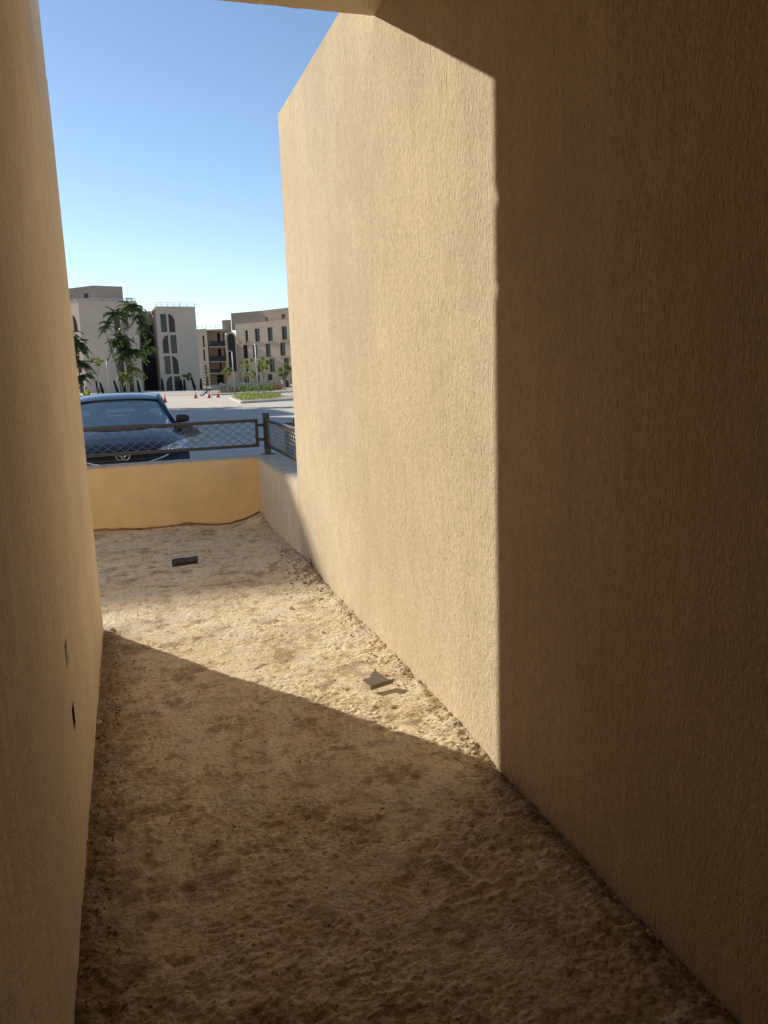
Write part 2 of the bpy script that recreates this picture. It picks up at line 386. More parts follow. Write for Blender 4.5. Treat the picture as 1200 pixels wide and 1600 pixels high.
for k, (a, b2, c, d) in enumerate(sockets):
    bm = bmesh.new()
    x0, x1 = XL-0.05, XL-0.0005
    p = [(a, c), (b2, c), (b2, d), (a, d)]
    for i in range(4):
        (u1, z1), (u2, z2) = p[i], p[(i+1) % 4]
        bm.faces.new([bm.verts.new(q) for q in ((x1, u1, z1), (x1, u2, z2), (x0, u2, z2), (x0, u1, z1))])
    bm.faces.new([bm.verts.new((x0, u, z)) for u, z in p])
    so = put(from_bm('socket_box', bm, BOXGREY if k == 0 else DARK, None))
    if k == 0:                                                   # a loose blanking plate hangs across the upper box
        bm = bmesh.new(); extrude_poly(bm, [Vector((XL+0.0015, u, z)) for u, z in ((2.672, .668), (2.712, .664), (2.735, .694), (2.722, .738), (2.690, .732))], (-0.003, 0, 0))
        cp = from_bm('blanking_plate', bm, BOXGREY, so)
    else:
        bm = bmesh.new()
        tube(bm, [(XL-0.045, 2.70, .49), (XL-0.02, 2.705, .485), (XL-0.012, 2.71, .465)], 0.004)
        from_bm('cable_end', bm, BOXGREY, so)

# right: tall free-standing wall
bm = bmesh.new()
zs2 = [-0.2]+[round(z, 3) for z in np.arange(0.0, ZT-0.02, 0.06)]+[ZT]
us2 = [-6.2, 0, 3, 5, 6.3, 6.42, YE]
def right_pt(u, z):
    yy = u
    if u > 6.4: yy += 0.003*float(gnoise(np.array(z*7.0), np.array(1.7)))
    return (XR, yy, z + (0.003*float(gnoise(np.array(u*6.0), np.array(4.4))) if z >= ZT else 0))
V = wall_grid(bm, us2, zs2, right_pt)
T = 0.27
for j in range(len(zs2)-1):
    a, b2 = V[j][-1], V[j+1][-1]
    bm.faces.new((a, b2, bm.verts.new((XR+T, b2.co.y, b2.co.z)), bm.verts.new((XR+T, a.co.y, a.co.z))))
for i in range(len(us2)-1):
    a, b2 = V[-1][i], V[-1][i+1]
    bm.faces.new((a, b2, bm.verts.new((XR+T, b2.co.y, b2.co.z)), bm.verts.new((XR+T, a.co.y, a.co.z))))
bm.faces.new([bm.verts.new(p) for p in ((XR+T, -6.2, -.2), (XR+T, YE, -.2), (XR+T, YE, ZT), (XR+T, -6.2, ZT))])
o = from_bm('partition_wall', bm, STUCCO, None)
tag(o, 'tall beige stucco wall, half sunlit and half in shadow, beside the dirt passage', 'wall')

# slab overhead with a chipped front edge, and the wall that closes the passage behind
bm = bmesh.new()
xs = list(np.arange(XL-0.02, XR+0.02, 0.035))+[XR+0.02]
def slab_edge(x, k): return YC+0.004*float(gnoise(np.array(x*16.0), np.array(k*3.1)))-0.010*max(0, float(gnoise(np.array(x*7.0), np.array(9.0))))*(k == 0)
A = [bm.verts.new((x, slab_edge(x, 0), ZC+0.002*float(gnoise(np.array(x*20.), np.array(2.))))) for x in xs]
B = [bm.verts.new((x, slab_edge(x, 1)+0.004, ZC+0.012)) for x in xs]
C = [bm.verts.new((x, YC+0.004, ZC+0.245)) for x in xs]
A0 = [bm.verts.new((x, -6.2, ZC)) for x in xs]; C0 = [bm.verts.new((x, -6.2, ZC+0.245)) for x in xs]
for p, q_ in ((A0, A), (A, B), (B, C), (C, C0)):
    for i in range(len(xs)-1): bm.faces.new((p[i], p[i+1], q_[i+1], q_[i]))
tag(from_bm('overhead_slab', bm, STUCCO_L), 'plastered concrete slab roofing over the passage between the two walls', 'roof slab')
bm = bmesh.new(); box(bm, XL-0.1, XR+0.1, -6.3, -6.0, -0.1, ZC+0.1)
tag(from_bm('rear_wall', bm, STUCCO_L), 'beige wall closing the back of the covered passage', 'wall')

# low garden wall: a run across the end, a return along the side, cement tops
root = empty('low_garden_wall', (0.5, YW+0.13, 0)); ri = Vector(root.location)
def putr(o): o.parent = root; o.location = -ri; return o
bm = bmesh.new()
xs = [-6.5]+list(np.arange(-1.0, XR, 0.02))+[XR]
def lip(x): return max(fz(x, YW-.01), fz(x, YW-.05))+0.014+0.012*float(gnoise(np.array(x*11.), np.array(5.)))+0.006*float(gnoise(np.array(x*37.), np.array(2.)))
R0 = [bm.verts.new((x, YW+0.07, -0.2)) for x in xs]; R1 = [bm.verts.new((x, YW+0.07, lip(x)+0.004)) for x in xs]
R2 = [bm.verts.new((x, YW+0.002, lip(x))) for x in xs]; R2b = [bm.verts.new((x, YW, lip(x)+0.006)) for x in xs]
R3 = [bm.verts.new((x, YW, ZW-0.02)) for x in xs]
R4 = [bm.verts.new((x, 8.85, ZW-0.02)) for x in xs]; R5 = [bm.verts.new((x, 8.85, -0.4)) for x in xs]
for p, q_ in ((R0, R1), (R1, R2), (R2, R2b), (R2b, R3), (R3, R4), (R4, R5)):
    for i in range(len(xs)-1): bm.faces.new((p[i], p[i+1], q_[i+1], q_[i]))
putr(from_bm('end_wall', bm, PLASTER))
bm = bmesh.new(); box(bm, XR, 1.60, YE+0.004, 8.85, -0.4, ZW-0.02, 0.006); putr(from_bm('side_wall', bm, STUCCO_L))
def coping(name, x0, x1, y0, y1):
    bm = bmesh.new(); n1, n2 = max(2, int((x1-x0)/0.04)), max(2, int((y1-y0)/0.04))
    V = [[bm.verts.new((x0+(x1-x0)*i/n1, y0+(y1-y0)*j/n2, ZW+0.004*float(gnoise(np.array((x0+i*.04)*5.), np.array((y0+j*.04)*5.))) - (0.006 if i in (0, n1) or j in (0, n2) else 0))) for i in range(n1+1)] for j in range(n2+1)]
    for j in range(n2):
        for i in range(n1): bm.faces.new((V[j][i], V[j][i+1], V[j+1][i+1], V[j+1][i]))
    ed = [e for e in bm.edges if e.is_boundary]
    r = bmesh.ops.extrude_edge_only(bm, edges=ed)
    for vv in r['geom']:
        if isinstance(vv, bmesh.types.BMVert): vv.co.z = ZW-0.021
    return putr(from_bm(name, bm, CEMENT, None, smooth=False))
coping('cement_top', -6.5, XR-0.002, YW+0.002, 8.849); coping('cement_top', XR+0.001, 1.599, YE+0.005, 8.849)
tag(root, 'low ochre garden wall with a rough cement top across the passage end', 'wall')

# ------------------------------------------------------------------ fences on the low wall
def chain_link(root, P, u0, u1, z0, z1, cell_u, cell_z, r, off):
    """woven diamonds as thin wires, clipped to the frame; P maps (u, z, depth) to a point"""
    bm = bmesh.new(); k = cell_z/cell_u; H = z1-z0; W = u1-u0
    for s in (1, -1):
        t = -H/k-0.5
        while t < W+H/k:
            pts = []
            a = u0+t
            for (uu, zz) in ((a, z0), (a+H/k, z1)): pts.append((uu, zz))
            (ua, za), (ub, zb) = pts
            if ub > u0 and ua < u1:
                ca, cb = max(ua, u0), min(ub, u1)
                za2 = z0+(ca-ua)*k; zb2 = z0+(cb-ua)*k
                if s < 0: za2, zb2 = z0+z1-za2, z0+z1-zb2
                n = 5
                prev_ = None
                for i in range(n+1):
                    q_ = i/n; p = P(ca+(cb-ca)*q_, za2+(zb2-za2)*q_, off*s + 0.002*math.sin(i*2.1+t*9))
                    if prev_ is not None: bar(bm, prev_, p, r, 4, cap=False)
                    prev_ = p
            t += cell_u
    return tag(from_bm('wire_mesh', bm, WIRE, root), kind='stuff')
def panel(root, P, u0, u1, z0, z1, w=0.033, cell=(0.112, 0.076), r=0.0033, d=0.016):
    for nm, (a, b2, c, e) in (('top_rail', (u0, u1, z1-w, z1)), ('bottom_rail', (u0, u1, z0, z0+w)), ('stile', (u0, u0+w, z0+w, z1-w)), ('stile', (u1-w, u1, z0+w, z1-w))):
        bm = bmesh.new(); extrude_poly(bm, [Vector(P(a, c, -d)), Vector(P(b2, c, -d)), Vector(P(b2, e, -d)), Vector(P(a, e, -d))], Vector(P(0, 0, d))-Vector(P(0, 0, -d)))
        bmesh.ops.bevel(bm, geom=bm.edges[:], offset=0.003, segments=1, affect='EDGES')
        from_bm(nm, bm, IRON, root)
    chain_link(root, P, u0+w*0.6, u1-w*0.6, z0+w*0.6, z1-w*0.6, cell[0], cell[1], r, 0.002)
def post(root, x, y, z0, z1, hw=0.033):
    bm = bmesh.new(); box(bm, x-hw, x+hw, y-hw, y+hw, z0, z1, 0.004); p = from_bm('post', bm, IRON, root)
    bm = bmesh.new(); box(bm, x-0.07, x+0.07, y-0.07, y+0.07, z0-0.004, z0+0.012, 0.003); from_bm('base_plate', bm, IRON, p)
YF = 8.775
fr = empty('end_fence', (0, 0, 0)); P = lambda u, z, d: (u, YF+d, z)
panel(fr, P, -1.10, 1.355, 0.745, 1.050)
panel(fr, P, -3.75, -1.29, 0.745, 1.050)
for x in (-1.195, -3.85): post(fr, x, YF, ZW-0.004, 1.11)
for z in (0.825, 0.98):
    for a, b2 in ((1.355, 1.415), (-1.165, -1.10), (-1.29, -1.225), (-3.82, -3.75)):
        bm = bmesh.new(); box(bm, a-0.002, b2+0.004, YF-0.014, YF+0.014, z-0.016, z+0.016); from_bm('connector', bm, IRON, fr)
tag(fr, 'dark brown framed chain link fence panel in front of the car', 'fence')
sf = empty('side_fence', (0, 0, 0)); XS = 1.447
P2 = lambda u, z, d: (XS+d, u, z)
post(sf, XS, YF, ZW-0.004, 1.11)
panel(sf, P2, 6.50, 8.72, 0.745, 1.052, cell=(0.085, 0.075))
for z in (0.825, 0.98):
    bm = bmesh.new(); box(bm, XS-0.014, XS+0.014, 8.715, 8.745, z-0.016, z+0.016); from_bm('connector', bm, IRON, sf)
tag(sf, 'chain link fence panel and corner post running back to the tall stucco wall', 'fence')
nf = empty('neighbour_fence', (0, 0, 0)); P3 = lambda u, z, d: (u, 9.35+d, z)
panel(nf, P3, 1.86, 3.9, 0.62, 0.99)
for x in (1.80, 2.06, 3.95): 
    bm = bmesh.new(); box(bm, x-0.045, x+0.045, 9.31, 9.39, -0.21, 0.97 if x > 1.9 else 0.95, 0.004); from_bm('post', bm, IRON, nf)
tag(nf, 'second dark fence seen through the side fence mesh', 'fence')

# ------------------------------------------------------------------ the parked car
PAINT = plain('car_paint_navy', (0.008, 0.014, 0.032), 0.5, 0.0, var=0.05, coat=1.0, spec=0.12)
TRIM = plain('black_trim', (0.012, 0.012, 0.013), 0.45)
CHROME = plain('chrome', (0.75, 0.75, 0.75), 0.12, 1.0, var=0.03)
TYRE = plain('tyre_rubber', (0.02, 0.02, 0.02), 0.85)
RIM = plain('alloy', (0.45, 0.45, 0.46), 0.3, 0.9)
SEAT = plain('seat_fabric', (0.16, 0.16, 0.165), 0.9)
DASH = plain('dashboard', (0.05, 0.05, 0.052), 0.7)
def glass(name, tint, ior=1.6, refl=1.0, sky_sheen=0.0):
    m, nt, b = new_mat(name); nt.nodes.remove(b)
    fr_ = nd(nt, 'ShaderNodeFresnel', {'IOR': ior}); tr = nd(nt, 'ShaderNodeBsdfTransparent', {'Color': rgba(tint)})
    gl = nd(nt, 'ShaderNodeBsdfGlossy', {'Color': (refl, refl, refl, 1), 'Roughness': 0.015})
    mx = nd(nt, 'ShaderNodeMixShader', {0: fr_.outputs[0], 1: tr.outputs[0], 2: gl.outputs[0]})
    df = nd(nt, 'ShaderNodeBsdfDiffuse', {'Color': (0.56, 0.76, 0.82, 1)}); m2 = nd(nt, 'ShaderNodeMixShader', {0: sky_sheen, 1: mx.outputs[0], 2: df.outputs[0]})  # teal diffuse coat paints the sky's reflection onto the glass
    nt.links.new(m2.outputs[0], nt.nodes['Material Output'].inputs[0]); return m
WIND = glass('windscreen_glass', (0.70, 0.80, 0.82), 2.7, sky_sheen=0.25)
LENS = plain('headlight_lens', (0.52, 0.53, 0.55), 0.12, 0.1, var=0.35, scale=18, coat=1.0)

car = empty('parked_car', (-0.09, 10.9, -0.2))
prof = [(.16,.20),(.06,.26),(.02,.38),(.0,.50),(.01,.60),(.03,.68),(.075,.735),(.13,.785),(.27,.855),(.5,.925),(.75,.980),(1.0,1.020),(1.2,1.045)]
wid = [.80,.83,.855,.865,.868,.868,.868,.866,.864,.862,.86,.858,.855]
shf = [.28,.30,.31,.32,.33,.35,.37,.38,.34,.26,.17,.08,.10]
drp = [0,0,0,0,0,.0,.005,.012,.05,.085,.10,.105,.07]
def shell(s, t, off=0.0):
    i = min(int(s), len(prof)-2); q_ = s-i; L = lambda a: a[i]*(1-q_)+a[i+1]*q_
    y_ = prof[i][0]*(1-q_)+prof[i+1][0]*q_; z_ = prof[i][1]*(1-q_)+prof[i+1][1]*q_
    a = abs(t); x_ = L(wid)*t
    p = Vector((x_, y_+L(shf)*a**2.6, z_-L(drp)*a**3.2))
    if off:
        e = 0.02
        d1 = shell(min(s+e, 11.99), t)-shell(max(s-e, 0), t); d2 = shell(s, min(t+e, 1))-shell(s, max(t-e, -1))
        n = d2.cross(d1).normalized()
        if n.y > 0 and s < 6: n = -n
        if n.z < 0 and s >= 6: n = -n
        p = p+n*off
    return p
def patch(bm, sl, tl, off=0.0):
    V = [[bm.verts.new(shell(s if not callable(s) else s(t), t, off)) for t in tl] for s in sl]
    for j in range(len(sl)-1):
        for i in range(len(tl)-1): bm.faces.new((V[j][i], V[j][i+1], V[j+1][i+1], V[j+1][i]))
ts = [i/14 for i in range(-14, 15)]
bm = bmesh.new(); patch(bm, [i*0.5 for i in range(0, 15)], ts); from_bm('bumper', bm, PAINT, car, True)
hb = bmesh.new(); tl = [t for t in [i/28 for i in range(-24, 25)]]
patch(hb, [7.0+i*0.25 for i in range(0, 20)]+[11.99], tl, 0.004); from_bm('bonnet', hb, PAINT, car, True)
bm = bmesh.new()
patch(bm, [7.0+i*0.25 for i in range(0, 20)]+[11.99], ts); from_bm('front_wings', bm, PAINT, car, True)
bm = bmesh.new(); patch(bm, [4.25+i*0.25 for i in range(0, 10)], [i/20*0.56 for i in range(-20, 21)], 0.004)
gr = from_bm('grille', bm, TRIM, car, True)
for k in range(3):
    bm = bmesh.new(); tube(bm, [shell(4.7+k*0.55, t/20*0.53, 0.010) for t in range(-20, 21)], 0.006, 5); from_bm('grille_bar', bm, TRIM, gr)
bm = bmesh.new(); tube(bm, [shell(4.05+1.15*abs(t/20)**2.2, t/20*0.66, 0.014) for t in range(-20, 21)], 0.012, 6); from_bm('chrome_strip', bm, CHROME, car, True)
bm = bmesh.new(); patch(bm, [1.2, 1.8, 2.4, 3.0, 3.6], [i/20*0.62 for i in range(-20, 21)], 0.004); from_bm('lower_intake', bm, TRIM, car, True)
for sg in (-1, 1):
    bm = bmesh.new()
    tl = [sg*(0.52+0.47*i/12) for i in range(13)]
    lo = lambda q_: (lambda t: 5.1-0.5*((abs(t)-0.56)/0.43)+0)
    sl = []
    def s_at(q_): return lambda t: (6.2-0.9*((abs(t)-.52)/.47))*(1-q_) + (6.75+2.1*((abs(t)-.52)/.47)**1.2)*q_
    patch(bm, [s_at(i/10) for i in range(11)], tl, 0.012)
    hl = from_bm('headlight', bm, LENS, car, True)
    for tt, ss in ((0.70, 6.3), (0.84, 6.5)):
        c = shell(ss, sg*tt, 0.008); bm = bmesh.new(); bmesh.ops.create_uvsphere(bm, u_segments=14, v_segments=8, radius=0.038)
        for vv in bm.verts: vv.co.y *= 0.35
        b_ = from_bm('lamp_bulb', bm, CHROME, hl, True); b_.location = c
    bm = bmesh.new(); bmesh.ops.create_cone(bm, cap_ends=True, segments=16, radius1=0.05, radius2=0.05, depth=0.03, matrix=Matrix.Rotation(math.pi/2, 4, 'X'))
    fl = from_bm('fog_light', bm, LENS, car); fl.location = shell(2.2, sg*0.78, 0.004)
# emblem: three interlocking oval rings
em = empty('emblem'); em.parent = car
def oval(name, cx, cz, rx, rz, r, tilt=0):
    c = shell(5.45, 0, 0.02); bm = bmesh.new(); n = 28; pts = [Vector((cx+rx*math.cos(2*math.pi*i/n), -0.004, cz+rz*math.sin(2*math.pi*i/n))) for i in range(n)]
    rings = []
    for i in range(n):
        d = (pts[(i+1) % n]-pts[i-1]).normalized(); s = Vector((0, 1, 0)); t = d.cross(s)
        rings.append([bm.verts.new(pts[i]+c+(s*math.cos(k*math.pi/3)+t*math.sin(k*math.pi/3))*r) for k in range(6)])
    for i in range(n):
        for k in range(6): bm.faces.new((rings[i][k], rings[i][(k+1) % 6], rings[(i+1) % n][(k+1) % 6], rings[(i+1) % n][k]))
    from_bm(name, bm, CHROME, em, True)
oval('outer_ring', 0, 0, 0.084, 0.055, 0.009); oval('upper_ring', 0, 0.020, 0.052, 0.022, 0.008); oval('upright_ring', 0, -0.004, 0.020, 0.047, 0.008)
# body sides with wheel arches
for sg in (-1, 1):
    top = [(.42,.735),(.62,.775),(.9,.85),(1.2,.955),(1.6,.965),(2.4,.97),(3.3,.985),(4.0,.99),(4.35,.95)]
    rear = [(4.48,.75),(4.5,.5),(4.42,.24)]
    def arch(c): return [(c+0.345*math.cos(a), .31+0.345*math.sin(a)) for a in [math.pi*k/14 for k in range(15)] if .31+0.345*math.sin(a) > .21]
    out = top+rear+[(3.85,.20)]+arch(3.47)+[(3.1,.2),(1.25,.2)]+arch(.88)+[(.5,.22),(.36,.30),(.36,.6)]
    bm = bmesh.new()
    X_ = lambda z: sg*(.872-0.06*max(0, (z-.7)/.28)**1.5-0.03*max(0, (.4-z)/.2))
    A = [bm.verts.new((X_(z), y_, z)) for y_, z in out]; B = [bm.verts.new((X_(z)-sg*0.12, y_, z)) for y_, z in out]
    n = len(out); fa = bm.faces.new(A)
    for i in range(n): bm.faces.new((A[i], A[(i+1) % n], B[(i+1) % n], B[i]))
    bmesh.ops.triangulate(bm, faces=[fa]); from_bm('body_side', bm, PAINT, car)
    for y0, y1 in ((1.28, 2.33), (2.37, 3.12)):
        bm = bmesh.new(); pts = [(y0, .27), (y1, .27), (y1, .955), (y0, .945)]
        rows = [.27, .45, .62, .75, .86, .95]
        V = [[bm.verts.new((X_(z)+sg*0.004, y_, z)) for y_ in (y0, y1)] for z in rows]
        for j in range(len(rows)-1): bm.faces.new((V[j][0], V[j][1], V[j+1][1], V[j+1][0]))
        d_ = from_bm('door', bm, PAINT, car, True)
        bm = bmesh.new(); box(bm, sg*.853-.012, sg*.853+.03*sg+.012, y1-.26, y1-.08, .835, .862, .006); from_bm('handle', bm, PAINT, d_)
    for c in (.88, 3.47):
        w = empty('wheel', (sg*.76, c, .31)); w.parent = car
        bm = bmesh.new(); bmesh.ops.create_cone(bm, cap_ends=True, segments=32, radius1=.31, radius2=.31, depth=.2, matrix=Matrix.Rotation(math.pi/2, 4, 'Y'))
        bmesh.ops.bevel(bm, geom=[e for e in bm.edges if len(e.link_faces) == 2 and any(len(f_.verts) > 4 for f_ in e.link_faces)], offset=.03, segments=2, affect='EDGES')
        from_bm('tyre', bm, TYRE, w)
        bm = bmesh.new(); bmesh.ops.create_cone(bm, cap_ends=True, segments=24, radius1=.2, radius2=.19, depth=.03, matrix=Matrix.Translation((sg*.098, 0, 0)) @ Matrix.Rotation(math.pi/2, 4, 'Y'))
        from_bm('rim', bm, RIM, w)
# roof, tail, glass, pillars
def strip(name, rows, mat, crown=0.0, smooth=True, xs=9, parent=car, bow=0.0):
    """surface through rows of (y, z, half width); crown lowers, bow pulls back the sides"""
    bm = bmesh.new(); V = []
    for (y_, z_, w_) in rows:
        V.append([bm.verts.new((w_*t, y_+bow*t*t, z_-crown*abs(t)**2.5)) for t in [i/xs for i in range(-xs, xs+1)]])
    for j in range(len(rows)-1):
        for i in range(2*xs): bm.faces.new((V[j][i], V[j][i+1], V[j+1][i+1], V[j+1][i]))
    return from_bm(name, bm, mat, parent, smooth)
strip('roof', [(1.80,1.385,.565),(1.95,1.432,.585),(2.3,1.475,.60),(2.8,1.48,.60),(3.2,1.455,.58),(3.4,1.425,.56)], PAINT, 0.045, bow=0.10)
strip('windscreen', [(1.13,1.035,.745),(1.35,1.15,.70),(1.58,1.27,.64),(1.80,1.388,.572)], WIND, 0.03, bow=0.16)
bm = bmesh.new(); ws = lambda y_, z_, w_, t: (w_*t, y_+.16*t*t-.012, z_-.03*abs(t)**2.5+.008)
edge = [ws(1.13, 1.035, .745, t/10) for t in range(-10, 11)]+[ws(1.35, 1.15, .70, 1), ws(1.58, 1.27, .64, 1)]+[ws(1.80, 1.388, .572, -t/10) for t in range(-10, 11)]+[ws(1.58, 1.27, .64, -1), ws(1.35, 1.15, .70, -1), ws(1.13, 1.035, .745, -1)]
tube(bm, edge, .013, 5); from_bm('windscreen_seal', bm, TRIM, car)
strip('rear_window', [(3.40,1.425,.55),(3.7,1.25,.60),(4.0,1.06,.66)], WIND, 0.02, bow=-0.08)
strip('boot_lid', [(3.95,1.045,.74),(4.2,1.045,.76),(4.44,1.02,.75),(4.5,.85,.80),(4.52,.55,.82),(4.45,.25,.80)], PAINT, 0.03, bow=-0.05)
strip('cowl', [(1.10,1.02,.80),(1.22,1.030,.79)], TRIM, 0.05, bow=0.10)
for sg in (-1, 1):
    bm = bmesh.new(); tube(bm, [(sg*.765, 1.29, .985), (sg*.70, 1.52, 1.14), (sg*.635, 1.76, 1.275), (sg*.585, 1.96, 1.375), (sg*.605, 2.4, 1.425), (sg*.60, 3.0, 1.43), (sg*.57, 3.4, 1.385), (sg*.66, 3.75, 1.2), (sg*.74, 4.05, 1.03)], [.036,.034,.034,.034,.032,.032,.034,.05,.05], 8)
    from_bm('roof_pillar', bm, PAINT, car, True)
    bm = bmesh.new(); bar(bm, (sg*.80, 2.35, .96), (sg*.61, 2.40, 1.42), .03, 6); from_bm('door_pillar', bm, TRIM, car)
    for (ya, yb, yc, yd) in ((1.36, 2.33, 2.37, 1.93), (2.38, 3.62, 3.38, 2.43)):
        bm = bmesh.new(); bm.faces.new([bm.verts.new(p) for p in ((sg*.795, ya, .965), (sg*.795, yb, .985), (sg*.60, yc, 1.40), (sg*.605, yd, 1.39))]); from_bm('side_window', bm, WIND, car)
    bm = bmesh.new(); bmesh.ops.create_uvsphere(bm, u_segments=20, v_segments=12, radius=1.0)
    sp = lambda q_: math.copysign(abs(q_)**.6, q_)
    for vv in bm.verts: vv.co = Vector((sp(vv.co.x)*.098, sp(vv.co.y)*.055, sp(vv.co.z)*.056*(1-.22*vv.co.x*sg)))
    mi = from_bm('door_mirror', bm, TRIM, car, True); mi.location = (sg*.885, 1.42, 1.095)
    bm = bmesh.new(); bar(bm, (-sg*.14, .02, -.06), (-sg*.05, 0, -.04), .018); from_bm('mirror_arm', bm, TRIM, mi)
    # seats
    bm = bmesh.new(); box(bm, sg*.35-.25, sg*.35+.25, 2.0, 2.5, .45, .62, .05); st_ = from_bm('front_seat', bm, SEAT, car, True)
    bm = bmesh.new(); box(bm, sg*.35-.24, sg*.35+.24, 2.42, 2.56, .55, 1.13, .06); from_bm('seat_back', bm, SEAT, st_, True)
    bm = bmesh.new(); box(bm, sg*.35-.13, sg*.35+.13, 2.46, 2.57, 1.15, 1.32, .04); bar(bm, (sg*.35-.06, 2.52, 1.1), (sg*.35-.06, 2.52, 1.17), .008); bar(bm, (sg*.35+.06, 2.52, 1.1), (sg*.35+.06, 2.52, 1.17), .008); from_bm('headrest', bm, SEAT, st_, True)
bm = bmesh.new(); box(bm, -.7, .7, 1.24, 1.65, .75, 1.0, .05); from_bm('dashboard', bm, DASH, car, True)
bm = bmesh.new(); box(bm, -.62, .62, 3.15, 3.32, .5, 1.08, .06); box(bm, -.62, .62, 2.85, 3.2, .45, .62, .05); from_bm('rear_seat', bm, SEAT, car, True)
bm = bmesh.new(); box(bm, -.8, .8, .5, 4.3, .2, .30); from_bm('underbody', bm, TRIM, car)
bm = bmesh.new(); n = 24; tube(bm, [(-.35+.18*math.cos(2*math.pi*i/n), 1.72+.05*math.sin(2*math.pi*i/n), .96+.17*math.sin(2*math.pi*i/n)) for i in range(n+1)], .014, 6); bar(bm, (-.52, 1.72, .96), (-.18, 1.72, .96), .015); bar(bm, (-.35, 1.55, .9), (-.35, 1.72, .96), .03); from_bm('steering_wheel', bm, TRIM, car)
bm = bmesh.new(); box(bm, -.11, .11, 1.86, 1.89, 1.27, 1.335, .012); from_bm('interior_mirror', bm, TRIM, car)
for a, b2 in (((-.62, 1.19, 1.005), (-.05, 1.12, 1.048)), ((.10, 1.10, 1.044), (.64, 1.24, 1.018))):
    bm = bmesh.new(); bar(bm, a, b2, .011, 5); from_bm('wiper', bm, TRIM, car)
tag(car, 'dark navy blue saloon car parked nose first behind the low wall', 'car')

# ------------------------------------------------------------------ buildings
TAUPE = plain('render_taupe', (0.66, 0.525, 0.415), 0.93, var=0.06, scale=0.25)
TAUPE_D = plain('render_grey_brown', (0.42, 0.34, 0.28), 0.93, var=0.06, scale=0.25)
SAND = plain('render_sand', (0.64, 0.51, 0.375), 0.93, var=0.06, scale=0.25)
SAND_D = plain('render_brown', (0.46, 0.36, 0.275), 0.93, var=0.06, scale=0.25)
PALE = plain('trim_pale', (0.56, 0.51, 0.44), 0.9, var=0.05)
CLAD = plain('cladding_dark', (0.045, 0.038, 0.040), 0.7, var=0.2, scale=2)
LOUVRE = plain('louvre_brown', (0.115, 0.085, 0.070), 0.8, var=0.15, scale=3)
FRAME = plain('window_frame_dark', (0.05, 0.055, 0.055), 0.5)
PANE = plain('window_glass_far', (0.02, 0.03, 0.035), 0.06, 0.0, var=0.1, spec=0.35)
WHITE = plain('railing_white', (0.72, 0.70, 0.66), 0.6, var=0.05)
def v2(p): return Vector((p[0], p[1]))
def uz(px, py, A, B):                                 # picture position on a facade A-B -> (u, z)
    A = v2(A); B = v2(B); e = (B-A).normalized(); n = Vector((-e.y, e.x)); d = ray(px, py)
    t = n.dot(A)/n.dot(Vector((d.x, d.y))); p = Vector((0, 0, CAM_Z))+d*t
    return e.dot(Vector((p.x, p.y))-A), p.z
